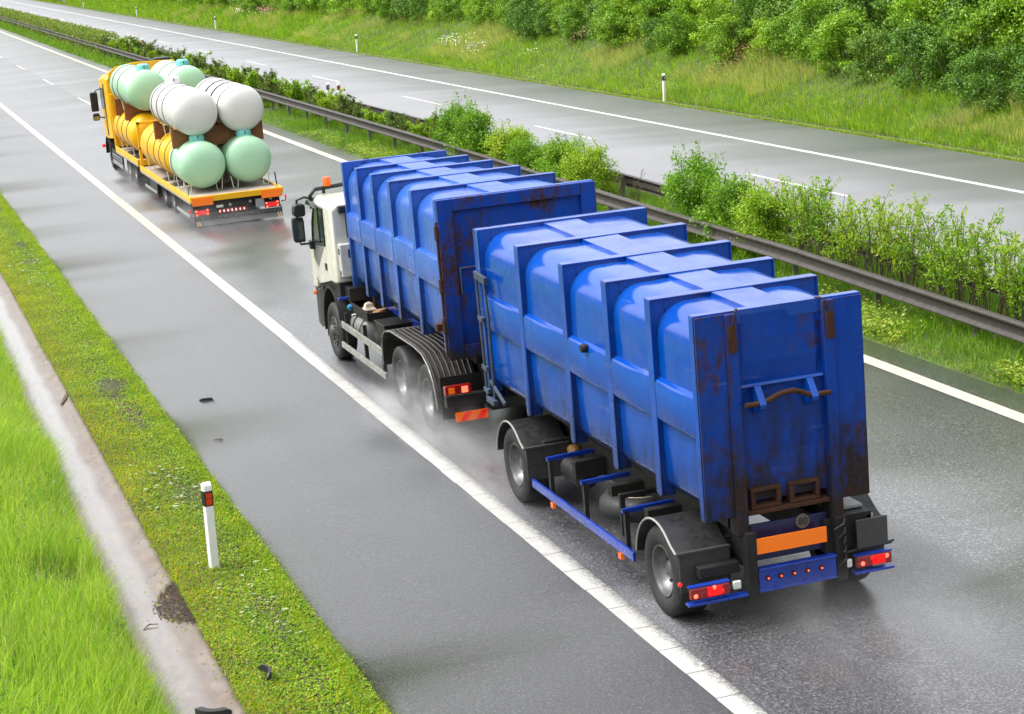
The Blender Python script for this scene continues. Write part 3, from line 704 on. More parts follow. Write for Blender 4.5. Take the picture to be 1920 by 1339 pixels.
# ------------------------------------------------------------------ delineator posts
PWH = simple('post_plastic', (.80, .79, .76), .45, 0, .16, 5); PBK = simple('post_black', (.012, .012, .012), .5, 0, .1)
REFO = simple('orange_reflector', (.62, .045, .008), .3, 0, .1); REFW = simple('pale_reflector', (.55, .55, .52), .25)
MUD = simple('mud_splash', (.36, .33, .27), .8, 0, .3, 14)
def delineator(refl, two):
    o = bpy.data.objects.new('delineator_post', None); COL.objects.link(o)
    sec = lambda z, k=1.: [(-.062 * k, .035 * k, z), (-.05 * k, -.04 * k, z), (.05 * k, -.04 * k, z), (.062 * k, .035 * k, z), (0, .055 * k, z)]
    b = MB(); b.loft([sec(-.3), sec(.79)], True, True); b.loft([sec(.97), [(x, y, z + (.03 if y > 0 else 0)) for x, y, z in sec(1.03)], [(x * .9, y * .9, z + (.025 if y > 0 else 0)) for x, y, z in sec(1.045)]], True, True); b.build('post_body', PWH, o, bevel=.006)
    MB().loft([sec(.788, 1.04), sec(.972, 1.04)], True, True).build('black_band', PBK, o)
    r = MB()
    if two: r.box(-.036, .036, -.046, -.0415, .805, .875).box(-.036, .036, -.046, -.0415, .882, .952)
    else: r.box(-.018, .018, -.046, -.0415, .85, .915)
    r.build('reflector', refl, o)
    return o
p1 = delineator(REFO, True); p2 = delineator(REFW, False)
p1.location = (-3.70, 23.05, -.10); p1.rotation_euler = (R(1.0), R(-.6), R(9)); tag(p1, 'near white delineator post with two orange reflectors in the left verge', 'delineator post')
FL = ['nearest black banded white delineator on the far verge, in front of the thicket', 'second black banded white delineator on the far verge, left of the daisies',
      'third delineator on the far verge, above the clipped hedge', 'fourth, small distant delineator on the far verge', 'furthest delineator on the far verge, beside the guardrail end']
for i, y in enumerate((76.26, 127.66, 179.0, 228.2, 279.)):
    q = p2 if i == 0 else copy_tree(p2); q.location = (24.38, y, float(gz(24.38, y)) + .02); q.rotation_euler = (0, 0, R(6)); tag(q, FL[i], 'delineator post', 'delineators along the far verge')
for (x, y, z, pr, lab) in [(11.22, 79.8, .42, p2, 'white median post with black band standing left of the nearer orange banded one'),
                           (11.5, 79.1, .42, p1, 'white median post with orange reflector standing right of the black banded one'),
                           (11.22, 134.5, .42, p2, 'distant white median post with black band above the yellow cab'),
                           (11.5, 133.6, .42, p1, 'distant white median post with orange reflector above the yellow cab')]:
    q = copy_tree(pr); q.location = (x, y, z); q.rotation_euler = (0, 0, R(5)); tag(q, lab, 'delineator post', 'posts on the rear median guardrail')
w = MB(); w.lathe([(-.14, .0), (-.12, .10), (0, .14), (.10, .11), (.14, 0)], (9.75, 73.6, .62), 'y', 14); w.build('plastic_bag', simple('white_plastic', (.8, .8, .8), .5), None, (9.75, 73.6, .62)).location = (9.75, 73.6, .62)
tag(bpy.data.objects['plastic_bag'], 'crumpled white plastic bag caught behind the near guardrail', 'litter')

# ------------------------------------------------------------------ debris
RUB = simple('rubber_scrap', (.018, .018, .019), .55, 0, .3, 12)
def scrap(name, label, pts, w, h, cat='debris', m=None):
    mb = MB(); c = pts[0]
    pts = [Vector(p) for p in pts]; rings = []
    for i, p in enumerate(pts):
        d = (pts[min(i + 1, len(pts) - 1)] - pts[max(i - 1, 0)]).normalized(); s = Vector((-d.y, d.x, 0)); k = .5 if i in (0, len(pts) - 1) else 1
        rings.append([p - s * w * k, p + s * w * k, p + s * w * k + Vector((0, 0, h * k)), p - s * w * k + Vector((0, 0, h * k))])
    mb.loft(rings); o = mb.build(name, m or RUB, None, c); o.location = c; return tag(o, label, cat)
def arc(cx, cy, r, a0, a1, z, n=9): return [(cx + r * math.cos(R(a0 + (a1 - a0) * i / (n - 1))), cy + r * math.sin(R(a0 + (a1 - a0) * i / (n - 1))), z(cx, cy) if callable(z) else z) for i in range(n)]
scrap('tyre_scrap', 'curved strip of black tyre rubber lying on the hard shoulder', arc(-2.25, 31.7, .22, 60, 120, zl(-2.2) + .004), .025, .035)
scrap('tyre_scrap', 'curved black rubber strip standing in the verge grass', arc(-4.1, 19.1, .26, -40, 45, -.05), .012, .07)
scrap('tyre_scrap', 'thick curved piece of tyre tread at the lower end of the gutter', arc(-4.45, 18.75, .20, 180, 300, -.17), .04, .06)
scrap('twig', 'small dark twig on the hard shoulder near the curved rubber strip', [(-2.62, 29.2, zl(-2.6) + .004), (-2.55, 29.18, zl(-2.6) + .01), (-2.48, 29.22, zl(-2.6) + .004)], .008, .012, 'twig', TWIG)
scrap('twig', 'brown twig lying in the gutter water', [(-4.78, 21.5, -.19), (-4.70, 21.62, -.185), (-4.60, 21.6, -.19)], .008, .012, 'twig', TWIG)
scrap('wood_scrap', 'broken brown stick at the gutter edge beside the sparse verge', [(-4.42, 33.5, -.17), (-4.32, 33.8, -.15), (-4.25, 34.1, -.11)], .03, .025, 'debris', TWIG)
# fine litter: grit and leaf crumbs in gutter and on the shoulder
n = 420; x = np.concatenate([rng.uniform(-4.9, -4.25, 170), rng.uniform(-2.95, -.3, 60), rng.normal(-2.94, .06, 190)]); y = 15 + rng.uniform(0, 1, n) ** 1.3 * 40
z = np.where(x < -4, np.interp(x, gxs, gzs) + .006, C1 * x + .008)
leaflets('litter', x, y, z, rng.uniform(.008, .03, n), simple('leaf_litter', (.06, .045, .03), .8), .8)
n = 260; x = np.concatenate([rng.normal(-4.30, .05, 130), rng.normal(-4.37, .09, 130)]); y = np.concatenate([rng.uniform(17, 40, 130), rng.normal(22.1, .5, 130)])
leaflets('litter', x, y, np.interp(x, gxs, gzs) + .01, rng.uniform(.015, .05, n), G_VERGE, .7)
n = 2600; t_ = rng.uniform(0, 1, n); q_ = rng.uniform(0, 1, n) ** 1.5                 # washed-in silt and crumbs
x = -4.20 - .36 * q_ * np.sin(np.pi * t_) ** .7 + rng.normal(0, .02, n); y = 21.35 + 1.5 * t_ + rng.normal(0, .06, n)
leaflets('silt', x, y, np.interp(x, gxs, gzs) + .006 + .03 * (1 - q_) * rng.uniform(0, 1, n), rng.uniform(.012, .045, n), simple('dark_silt', (.05, .030, .018), .7, 0, .5, 18, .4), .85)
# ------------------------------------------------------------------ vehicle materials
BLK = simple('black_plastic', (.010, .010, .011), .45, 0, .35, 7); DARK = simple('dirty_chassis', (.012, .011, .010), .6, .2, .5, 6, .5, .2)
TYRE = simple('tyre_rubber', (.020, .020, .021), .6, 0, .35, 9, .4, .15); RIM = simple('grey_rim', (.14, .14, .143), .42, .6, .3, 10); RIMD = simple('grimy_rim', (.10, .098, .095), .5, .5, .4, 10)
ALU = simple('dirty_aluminium', (.42, .41, .39), .42, .6, .45, 5, .5, .15); GREYP = simple('grey_panel', (.30, .31, .31), .5, 0, .4, 4)
CABW = simple('white_cab_paint', (.56, .545, .48), .28, 0, .14, 1.8, .5, 0, .4); GLASS = simple('cab_glass', (.02, .035, .032), .06, 0, .1, 2, .8)
REDL = emit('lit_red_lamp', (1., .005, .005), .30, (.35, .005, .005)); REDD = simple('red_lens', (.22, .004, .005), .18, 0, .1, 5, .6, 0, .5)
HOT = emit('lamp_bulb', (1., .10, .05), 1.2); AMB = emit('amber_lens', (1., .16, .0), .12, (.5, .085, .003)); WHL = simple('clear_lens', (.62, .62, .58), .2)
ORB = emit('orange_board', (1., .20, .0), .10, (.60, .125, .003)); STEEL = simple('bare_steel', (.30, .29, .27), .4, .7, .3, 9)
RUST = simple('rust', (.055, .022, .010), .8, 0, .5, 9, .3, .4); WEDGE = simple('pale_guard_edge', (.24, .24, .225), .5, 0, .2)
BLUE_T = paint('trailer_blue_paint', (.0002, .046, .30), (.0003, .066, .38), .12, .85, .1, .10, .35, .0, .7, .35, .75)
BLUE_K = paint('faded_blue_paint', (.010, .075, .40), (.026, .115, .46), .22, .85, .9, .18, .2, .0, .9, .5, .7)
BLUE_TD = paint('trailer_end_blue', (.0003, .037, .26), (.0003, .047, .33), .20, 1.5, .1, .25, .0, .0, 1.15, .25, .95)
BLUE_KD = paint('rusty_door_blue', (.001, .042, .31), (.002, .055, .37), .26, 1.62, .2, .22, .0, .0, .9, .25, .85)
BLUE_C = simple('chassis_blue', (.006, .035, .30), .3, 0, .45, 4, .5, 0, .3)

def wheel(par, off, xo, y, z, r, w, s, dish, rim=None):
    """s=-1: outer face looks to -x"""
    e = empty('wheel', par, (xo - off[0], y - off[1], z - off[2])); k = r / .5; d = -s
    T = [(.05, .285), (.012, .33), (0, .40), (.012, .455), (.035, .488), (.055, .498), (.09, .5), (w * .5, .5), (w - .06, .5), (w - .03, .485), (w, .42), (w - .01, .30)]
    t = MB(); t.lathe([(d * a, q * k) for a, q in T], (0, 0, 0), 'x', 44)
    for g in (.3, .5, .7): t.lathe([(d * w * g - .008, .501 * k), (d * w * g, .494 * k), (d * w * g + .008, .501 * k)], (0, 0, 0), 'x', 44)
    t.build('tyre', TYRE, e, smooth=50)
    q = MB(); P = [(.055, .29), (.03, .283), (.035, .268), (.075, .255), (dish * .75, .245), (dish, .20), (dish - .01, .12), (dish - .05, .10), (dish - .07, .075), (dish - .08, .0)]
    q.lathe([(d * a, b * k) for a, b in P], (0, 0, 0), 'x', 36)
    for i in range(10):
        a = 2 * math.pi * i / 10; c, n_ = math.cos(a), math.sin(a)
        q.mat(0).cyl((d * (dish - .05), c * .148 * k, n_ * .148 * k), (d * dish, c * .148 * k, n_ * .148 * k), .014, 6)
        q.mat(1).cyl((d * (dish - .012), math.cos(a + .3) * .205 * k, math.sin(a + .3) * .205 * k), (d * (dish + .02), math.cos(a + .3) * .205 * k, math.sin(a + .3) * .205 * k), .022, 8)
    q.build('rim', [rim or RIM, BLK], e, smooth=40); return e
def guard(par, off, x0, x1, prof, th, edge, name='mudguard', m=None, ribs=0):
    """mudguard bent along a y,z line, with a rolled outer edge"""
    g = MB(); up = [Vector((0, a, b)) for a, b in prof]; rings = []
    for i, p in enumerate(up):
        d = (up[min(i + 1, len(up) - 1)] - up[max(i - 1, 0)]).normalized(); nrm = Vector((0, d.z, -d.y))
        if nrm.z < 0 and abs(nrm.z) > .3: nrm = -nrm
        q = p - nrm * th; rings.append([(x0, p.y, p.z), (x1, p.y, p.z), (x1, q.y, q.z), (x0, q.y, q.z)])
    g.loft(rings); 
    for k in range(ribs):
        x = x0 + (x1 - x0) * (k + .5) / ribs
        g.tube([(x, a, b + .006) for a, b in prof], .014, 5)
    o = g.build(name, m or BLK, par, off, smooth=50)
    if edge is not None: MB().tube([(x0, a, b) for a, b in prof], .013, 6).build('rolled_edge', edge, o, off)
    return o
def mod(o, off):                              # sub-part built in V coordinates under a part that carries no offset of its own
    return o

# ------------------------------------------------------------------ press containers
def container(name, label, cx, yw, yn, base, rise, ww, wn, body, endp, seed, camside):
    Lc = abs(yn - yw); sg = 1 if yn > yw else -1; H_ = 2.30
    off = (cx, (yw + yn) / 2, base); rt = root(name, label, 'container', off, 'blue press containers')
    W = lambda t: ww + (wn - ww) * t / Lc
    P = lambda t, x, z: (cx + x, yw + sg * t, base + rise * (1 - t / Lc) + z)
    ts = [0, 1.47, 2.91, 4.16, 5.31, Lc]
    rs = random.Random(seed); ph = [rs.uniform(0, 6.28) for _ in range(8)]
    def den(t, z): return .007 * math.sin(3.1 * t + 2.2 * z + ph[0]) + .005 * math.sin(7.3 * t - 3.7 * z + ph[1]) + .004 * math.sin(1.3 * t + 6.1 * z + ph[2])
    sm = []
    for a, b in zip(ts[:-1], ts[1:]):
        for k in range(9): sm.append((a + (b - a) * k / 9, math.sin(math.pi * k / 9)))
    sm.append((Lc, 0)); sm[0] = (.05, 0); sm[-1] = (Lc - .14, 0)
    rings = []
    for t, bl in sm:
        w = W(t) - .065; hh = []
        hh += [(0, .25), (w - .34, .25), (w - .16, .26), (w - .03, .30), (w, .37)]
        for z in (.8, 1.05, 1.3, 1.55, 1.75): hh.append((w + .004 * bl ** .5 + .5 * den(t, z), z))
        R_ = .34
        for q in range(0, 10):
            a = q / 9 * math.pi / 2; pil = .004 * bl ** .5
            hh.append((w - R_ + (R_ + pil) * math.cos(a), 2.248 - R_ + (R_ + pil * .8) * math.sin(a)))
        for f in (.75, .5, .25): hh.append(((w - R_) * f, 2.248 + .010 * bl ** .5 + .5 * den(t + 2, 5 * f)))
        rg = [P(t, x, z) for x, z in hh] + [P(t, 0, 2.248 + .010 * bl ** .5)] + [P(t, -x, z + (.0)) for x, z in hh[:0:-1]]
        rings.append(rg)
    MB().loft(rings).build('shell', body, rt, off, smooth=55)
    # ribs: one hoop each
    for i, t in enumerate(ts):
        w = W(t); th = .045; t0, t1 = t - th, t + th
        if i == 0: t0, t1 = 0, .10
        if i == 5: t0, t1 = Lc - .10, Lc
        r_ = MB()
        for s in (-1, 1):
            jg = rs.uniform(-.012, .012)
            r_.hexa([P(a, x * s, .17) for a, x in ((t0, w - .17), (t0, w + jg), (t1, w + jg), (t1, w - .17))], [P(a, x * s, H_) for a, x in ((t0, w - .17), (t0, w), (t1, w), (t1, w - .17))])
            r_.hexa([P(a, x * s, .19) for a, x in ((t - .075, w - .012), (t - .075, w + .004), (t + .075, w + .004), (t + .075, w - .012))] if 0 < i < 5 else [P(a, x * s, .19) for a, x in ((t0, w - .012), (t0, w + .004), (t1, w + .004), (t1, w - .012))],
                    [P(a, x * s, H_ - .004) for a, x in ((t - .075, w - .012), (t - .075, w + .004), (t + .075, w + .004), (t + .075, w - .012))] if 0 < i < 5 else [P(a, x * s, H_ - .004) for a, x in ((t0, w - .012), (t0, w + .004), (t1, w + .004), (t1, w - .012))])
        r_.hexa([P(a, x, H_ - .13) for a, x in ((t0, -w + .17), (t0, w - .17), (t1, w - .17), (t1, -w + .17))], [P(a, x, H_) for a, x in ((t0, -w + .17), (t0, w - .17), (t1, w - .17), (t1, -w + .17))])
        for s in (-1, 1): r_.loft([[P(a, s * x, z) for x, z in ((w - .165, H_ - .125), (w - .56, H_ - .125), (w - .165, H_ - .52))] for a in (t - .03, t + .03)] if 0 < i < 5 else [[P(a, s * x, z) for x, z in ((w - .165, H_ - .125), (w - .56, H_ - .125), (w - .165, H_ - .52))] for a in (t0 + .02, t1 - .02)])
        if 0 < i < 5: r_.hexa([P(a, x, H_ - .010) for a, x in ((t - .075, -w), (t - .075, w), (t + .075, w), (t + .075, -w))], [P(a, x, H_ + .006) for a, x in ((t - .075, -w), (t - .075, w), (t + .075, w), (t + .075, -w))])
        else: r_.hexa([P(a, x, H_ + .0005) for a, x in ((t0, -w), (t0, w), (t1, w), (t1, -w))], [P(a, x, H_ + .010) for a, x in ((t0, -w), (t0, w), (t1, w), (t1, -w))])
        r_.build('rib', body, rt, off, bevel=.004)
    # spine plates between the hoops, side rails
    sp_ = MB()
    for a, b in zip(ts[:-1], ts[1:]):
        sp_.hexa([P(t, x, H_ - .10) for t, x in ((a + .046, -.27), (a + .046, .19), (b - .046, .19), (b - .046, -.27))], [P(t, x, H_ - .004 + .004 * math.sin(9 * t + x * 30)) for t, x in ((a + .046, -.27), (a + .046, .19), (b - .046, .19), (b - .046, -.27))])
    sp_.build('roof_spine', body, rt, off, bevel=.006)
    for s in (-1, 1):
        m_ = MB()
        for a, b in zip(ts[:-1], ts[1:]):
            a, b = a + .05, b - .05; n = 7; rg = []
            for k in range(n):
                t = a + (b - a) * k / (n - 1); w = W(t); e = .006 * math.sin(5 * t + ph[3])
                rg.append([P(t, s * x, z) for x, z in ((w - .14, 1.50), (w - .01, 1.455), (w + .006 + e, 1.42), (w + .006 + e, 1.06), (w - .01, 1.03), (w - .14, 1.02))])
            m_.loft(rg)
        m_.build('side_rail', body, rt, off, bevel=.004)
        lo = MB()
        rgs = [[P(t, s * x, z) for x, z in ((W(t) - .33, .20), (W(t) - .20, .20), (W(t) - .20, .30), (W(t) - .33, .30))] for t in (.05, Lc - .05)]
        lo.loft(rgs).build('sill_beam', DARK, rt, off)
        rn = MB(); rn.hexa([P(t, s * x, 0) for t, x in ((.1, .47), (.1, .59), (Lc - .2, .59), (Lc - .2, .47))], [P(t, s * x, .27) for t, x in ((.1, .47), (.1, .59), (Lc - .2, .59), (Lc - .2, .47))])
        rn.build('runner', DARK, rt, off)
    # ---- hook end
    w = wn; ep = MB()
    for s in (-1, 1): ep.hexa([P(t, s * x, .19 - .0 * s) for t, x in ((Lc + .002, .60), (Lc + .002, w - .005), (Lc + .035, w - .005), (Lc + .035, .60))], [P(t, s * x, H_ - .01) for t, x in ((Lc + .002, .60), (Lc + .002, w - .005), (Lc + .035, w - .005), (Lc + .035, .60))])
    n = 9; rows = []
    for j in range(n):
        z = .30 + (H_ - .05 - .30) * j / (n - 1); k = 0.03 if z > 1.52 else (0 if z > .85 else -.02)
        rows.append([P(Lc - .03 + k * (.0 if abs(x) > .4 else 1) + .01 * math.sin(4 * z + 5 * x), x, z) for x in (-.49, -.40, -.2, 0, .2, .40, .49)])
    ep.loft(rows, False, False)
    ep.build('end_plate', endp, rt, off, smooth=0)
    MB().hexa([P(t, x, 1.515) for t, x in ((Lc - .03, -.46), (Lc - .03, .46), (Lc + .03, .46), (Lc + .03, -.46))], [P(t, x, 1.54) for t, x in ((Lc - .03, -.46), (Lc - .03, .46), (Lc + .02, .46), (Lc + .02, -.46))]).build('ledge', body, rt, off)
    for s in (-1, 1):
        p = MB(); p.hexa([P(t, s * x, -.02) for t, x in ((Lc - .12, .47), (Lc - .12, .60), (Lc + .075, .60), (Lc + .075, .47))], [P(t, s * x, H_ - .01) for t, x in ((Lc - .10, .47), (Lc - .10, .60), (Lc + .06, .60), (Lc + .06, .47))])
        p.build('hook_post', endp, rt, off, bevel=.012)
        b = MB(); b.box(*sorted((P(0, s * .50, 0)[0], P(0, s * .585, 0)[0])), *sorted((P(Lc + .062, 0, 0)[1], P(Lc + .085, 0, 0)[1])), P(Lc, 0, 1.90)[2], P(Lc, 0, 2.17)[2])
        b.tube([P(Lc + .075, s * .54, 2.17), P(Lc + .07, s * .50, 2.31), P(Lc + .02, s * .45, 2.325), P(Lc - .05, s * .44, 2.31)], .008, 6)
        b.build('rusty_catch', RUST, rt, off)
    hz = 1.36; hb = MB()
    hb.tube([P(Lc + .14 + f, x, hz + z) for x, z, f in ((-.47, 0, 0), (-.30, 0, 0), (-.22, .02, 0), (-.08, .075, .01), (.06, .085, .01), (.18, .04, 0), (.26, 0, 0), (.47, 0, 0))], .028, 10)
    h_ = hb.build('hook_bar', RUST, rt, off)
    for x in (-.29, .29):
        hk = MB(); hk.prism([(P(Lc - .02, 0, 0)[1], P(Lc, 0, hz + .17)[2]), (P(Lc + .06, 0, 0)[1], P(Lc, 0, hz + .16)[2]), (P(Lc + .19, 0, 0)[1], P(Lc, 0, hz - .01)[2]), (P(Lc + .17, 0, 0)[1], P(Lc, 0, hz - .06)[2]), (P(Lc - .02, 0, 0)[1], P(Lc, 0, hz - .14)[2])], cx + x - .035, cx + x + .035)
        hk.build('hook_bracket', body, rt, off, bevel=.006)
    lt = MB()
    for x in (-.24, .20):
        for a, b, c, d in ((x - .17, x + .17, .22, .26), (x - .17, x + .17, .40, .44), (x - .17, x - .12, .26, .40), (x + .12, x + .17, .26, .40)):
            lt.hexa([P(t, q, c) for t, q in ((Lc - .15, a), (Lc - .15, b), (Lc + .015, b), (Lc + .015, a))], [P(t, q, d) for t, q in ((Lc - .15, a), (Lc - .15, b), (Lc + .015, b), (Lc + .015, a))])
    lt.hexa([P(t, x, .17) for t, x in ((Lc - .2, -.47), (Lc - .2, .47), (Lc + .03, .47), (Lc + .03, -.47))], [P(t, x, .218) for t, x in ((Lc - .2, -.47), (Lc - .2, .47), (Lc + .03, .47), (Lc + .03, -.47))])
    lt.build('lifting_pocket', RUST, rt, off, bevel=.01)
    # ---- door end
    w = ww; df = MB()
    for s in (-1, 1): df.hexa([P(t, s * x, .05) for t, x in ((-.10, w - .22), (-.10, w + .003), (.0, w + .003), (.0, w - .22))], [P(t, s * x, H_ + .003) for t, x in ((-.10, w - .22), (-.10, w + .003), (.0, w + .003), (.0, w - .22))])
    df.hexa([P(t, x, H_ - .17) for t, x in ((-.10, -w + .22), (-.10, w - .22), (0, w - .22), (0, -w + .22))], [P(t, x, H_ + .003) for t, x in ((-.10, -w + .22), (-.10, w - .22), (0, w - .22), (0, -w + .22))])
    df.hexa([P(t, x, .05) for t, x in ((-.09, -w + .22), (-.09, w - .22), (0, w - .22), (0, -w + .22))], [P(t, x, .24) for t, x in ((-.09, -w + .22), (-.09, w - .22), (0, w - .22), (0, -w + .22))])
    df.build('door_frame', endp, rt, off, bevel=.01)
    dr = MB(); rows = []
    for j in range(8):
        z = .24 + (H_ - .17 - .24) * j / 7; rows.append([P(-.03 + .008 * math.sin(3 * x + 4 * z + ph[4]), x, z) for x in np.linspace(-w + .22, w - .22, 9)])
    dr.loft(rows, False, False); d_ = dr.build('door', endp, rt, off, smooth=0)
    sr = MB(); sr.box(cx - w + .26, cx - .1, P(-.055, 0, 0)[1] - .012, P(-.055, 0, 0)[1] + .012, P(0, 0, 1.32)[2], P(0, 0, 1.335)[2]); sr.box(cx - w + .26, cx - w + .275, P(-.055, 0, 0)[1] - .012, P(-.055, 0, 0)[1] + .012, P(0, 0, .95)[2], P(0, 0, 1.32)[2])
    sr.build('door_seal', STEEL, rt, off)
    # hinge and latch gear on the side that faces the hard shoulder
    s = -1; g = MB()
    if sg > 0:
        for z in (.45, 1.0, 1.75): g.cyl(P(-.06, s * (w + .025), z), P(-.06, s * (w + .025), z + .20), .032, 8)
        g.tube([P(-.05, s * (w + .02), .1), P(-.05, s * (w + .02), 2.0)], .016, 6)
        g.box(cx - w - .06, cx - w + .05, P(.22, 0, 0)[1], P(.34, 0, 0)[1], P(0, 0, .42)[2], P(0, 0, .52)[2])
        g.build('door_hinge', RUST, rt, off)
        ch = MB()                                                     # loose chain against the dented bay
        for k in range(16): ch.lathe([(-.012, .022), (0, .03), (.012, .022)], P(2.55 + .02 * math.sin(k), s * (W(2.5) - .10), .55 + .05 * k), 'x' if k % 2 else 'y', 8)
        ch.build('chain', RUST, rt, off)
    else:
        g.tube([P(.05, s * (w + .03), .12), P(.03, s * (w + .035), .9), P(-.02, s * (w + .035), 1.7)], .02, 7)
        g.tube([P(.33, s * (w + .02), .15), P(.36, s * (w + .03), .7), P(.36, s * (w + .03), 1.25), P(.28, s * (w + .03), 1.72)], .022, 7)
        g.bar(P(-.05, s * (w + .03), 1.72), P(.42, s * (w + .04), 1.70), .05, .09)
        for z in (.2, .5, 1.15): g.bar(P(-.05, s * (w + .025), z), P(.16, s * (w + .03), z), .05, .06)
        g.bar(P(.2, s * (w + .02), .35), P(.75, s * (w + .02), .16), .03, .05); g.bar(P(.1, s * (w + .04), .1), P(.42, s * (w + .04), .1), .06, .07)
        g.build('door_latch', simple('latch_steel', (.06, .08, .13), .45, .3, .5, 7), rt, off, bevel=.005)
        MB().lathe([(-.05, 0), (-.045, .045), (0, .055), (.04, .04), (.05, 0)], P(3.55, -(W(3.55) + .03), 1.44), 'x', 12).build('valve_cap', BLK, rt, off)
    return rt
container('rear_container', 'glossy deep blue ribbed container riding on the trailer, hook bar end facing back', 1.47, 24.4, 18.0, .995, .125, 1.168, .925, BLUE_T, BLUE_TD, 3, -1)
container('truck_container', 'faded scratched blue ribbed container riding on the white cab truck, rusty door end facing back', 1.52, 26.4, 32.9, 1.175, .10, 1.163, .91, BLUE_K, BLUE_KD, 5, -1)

# ------------------------------------------------------------------ blue trailer
o_ = (1.45, 21, 0.); T = root('trailer', 'low blue and black trailer under the rear container with spare wheel and orange plate', 'trailer', o_)
def B(name, m, fn, bevel=.006, parent=None, smooth=35):
    mb = MB(); fn(mb); return mb.build(name, m, parent or T, o_ if parent is None else o_, bevel, smooth)
def fr(mb):
    for x in (.95, 1.85): mb.box(x, x + .10, 17.95, 24.3, .62, .98)
    for y in (18.3, 19.6, 20.7, 21.9, 23.0, 24.1): mb.box(.55, 2.35, y, y + .12, .66, .88)
    mb.box(.7, 2.2, 22.9, 24.3, .56, .64)
B('chassis_frame', DARK, fr)
B('drawbar', DARK, lambda m: (m.bar((1.1, 24.2, .60), (1.45, 26.3, .62), .10, .12), m.bar((1.8, 24.2, .60), (1.45, 26.3, .62), .10, .12), m.cyl((1.45, 26.2, .55), (1.45, 26.2, .69), .09, 14)))
for y in (18.72, 23.55): B('axle', DARK, lambda m: m.cyl((.6, y, .5), (2.3, y, .5), .07, 12))
WZ = .49
for y in (18.72, 23.55):
    for s, x in ((-1, .30), (1, 2.60)): wheel(T, o_, x, y, WZ, .49, .40, s, .17)
def gp(y, a0=200, a1=35, r=.57, flap=.35, back=-1):
    p = [(y - back * -1 * 0 + r * math.cos(R(a)) * 1, WZ + r * math.sin(R(a))) for a in np.linspace(a0 - 180, 180 - a1, 14)]
    return p
for y in (18.72, 23.55):
    for x0, x1 in ((.27, .86), (2.04, 2.63)):
        ar = [(y + .57 * math.cos(R(a)), WZ + .57 * math.sin(R(a))) for a in np.linspace(8, 128, 13)]
        ar += [(y - .42, WZ + .40), (y - .55, WZ + .34)]
        guard(T, o_, x0, x1, ar, .018, WEDGE if x0 < 1 else None)
        MB().box(x0 + .02, x1 - .01, y - .585, y - .565, .42, WZ + .345).box(x0, x1, y - .60, y - .55, WZ + .335, WZ + .36).build('mud_flap', simple('mud_flap_rubber', (.03, .03, .028), .65, 0, .4, 8), T, o_)
def sb_(mb): mb.box(.33, .365, 19.56, 22.95, .345, .45)
for xx in (.345, 2.545):
    s = MB().box(xx - .018, xx + .018, 19.56, 22.95, .345, .45).build('side_guard', BLUE_C, T, o_, .006)
    for y in (19.85, 21.15, 22.35):
        MB().box(xx + (.02 if xx < 1 else -.07), xx + (.07 if xx < 1 else -.02), y - .03, y + .03, .345, .84).build('guard_bracket', BLK, T, o_)
        MB().bar((xx, y, .84), (1.0 if xx < 1 else 1.9, y, .86), .05, .05).build('bracket_arm', BLUE_C, T, o_)
    for y in (22.2, 19.95):
        MB().box(xx - .03, xx + .01, y - .04, y + .04, .27, .335).build('side_marker', AMB, T, o_)
sw_ = MB(); sw_.lathe([(-.13, .28), (-.14, .34), (-.12, .42), (-.06, .48), (.06, .48), (.12, .42), (.14, .34), (.13, .28)], (.92, 20.75, .62), 'z', 40)
sp_o = sw_.build('spare_wheel', TYRE, T, o_, smooth=50)
r_ = MB(); r_.lathe([(.13, .285), (.135, .27), (.08, .26), (.03, .25), (.02, .16), (.05, .12), (.06, 0)], (.92, 20.75, .62), 'z', 32); r_.build('spare_rim', simple('cream_rim', (.42, .36, .26), .5, .2, .5, 8), sp_o, (0, 0, 0)).location = tuple(-a for a in (0, 0, 0))
bpy.data.objects['spare_rim'].location = (-o_[0], -o_[1], 0)
B('spare_carrier', BLK, lambda m: (m.box(.5, .56, 20.3, 20.36, .4, .86), m.box(.5, 1.0, 20.3, 20.36, .84, .89)))
B('air_tank', BLK, lambda m: (m.tube([(.75, 22.0, .62), (.75, 22.08, .62), (.75, 22.6, .62), (.75, 22.68, .62)], [.08, .16, .16, .08], 18), m.tube([(1.3, 22.1, .7), (1.3, 22.7, .7)], .12, 14)))
B('brake_chamber', simple('rusty_yellow', (.30, .14, .03), .6, 0, .6, 9), lambda m: m.tube([(.88, 22.75, .74), (.88, 22.82, .75), (.88, 22.95, .75)], [.05, .09, .06], 14))
B('valve_box', simple('reflector_tag', (.6, .6, .58), .4), lambda m: m.box(.98, 1.05, 20.12, 20.16, .60, .74))
# tail
for x in (.92, 1.93): B('rear_post', DARK, lambda m: m.box(x, x + .12, 17.86, 17.97, .33, 1.02), .01)
B('rear_bumper', BLUE_C, lambda m: (m.box(1.045, 1.925, 17.87, 17.93, .39, .60), m.box(1.045, 1.925, 17.85, 17.95, .375, .40), m.box(1.045, 1.925, 17.85, 17.95, .60, .625)))
B('rear_cross_panel', simple('night_blue_panel', (.008, .012, .06), .35, 0, .4), lambda m: m.box(1.045, 1.925, 18.02, 18.06, .66, 1.05))
for x in (1.14, 1.285, 1.435, 1.59, 1.745):
    l = MB().lathe([(.0, .0), (.004, .016), (.02, .02)], (x, 17.848, .515), 'y', 14).build('marker_lamp', REDD, T, o_)
    h = MB().lathe([(-.004, 0), (.0, .010)], (x + .003, 17.846, .515), 'y', 10).build('bulb', HOT, l, (0, 0, 0)); h.location = (-o_[0], -o_[1], 0)
    MB().lathe([(.0, .021), (.0, .030), (.02, .032)], (x, 17.86, .515), 'y', 14).build('lamp_ring', BLK, l).location = (-o_[0], -o_[1], 0)
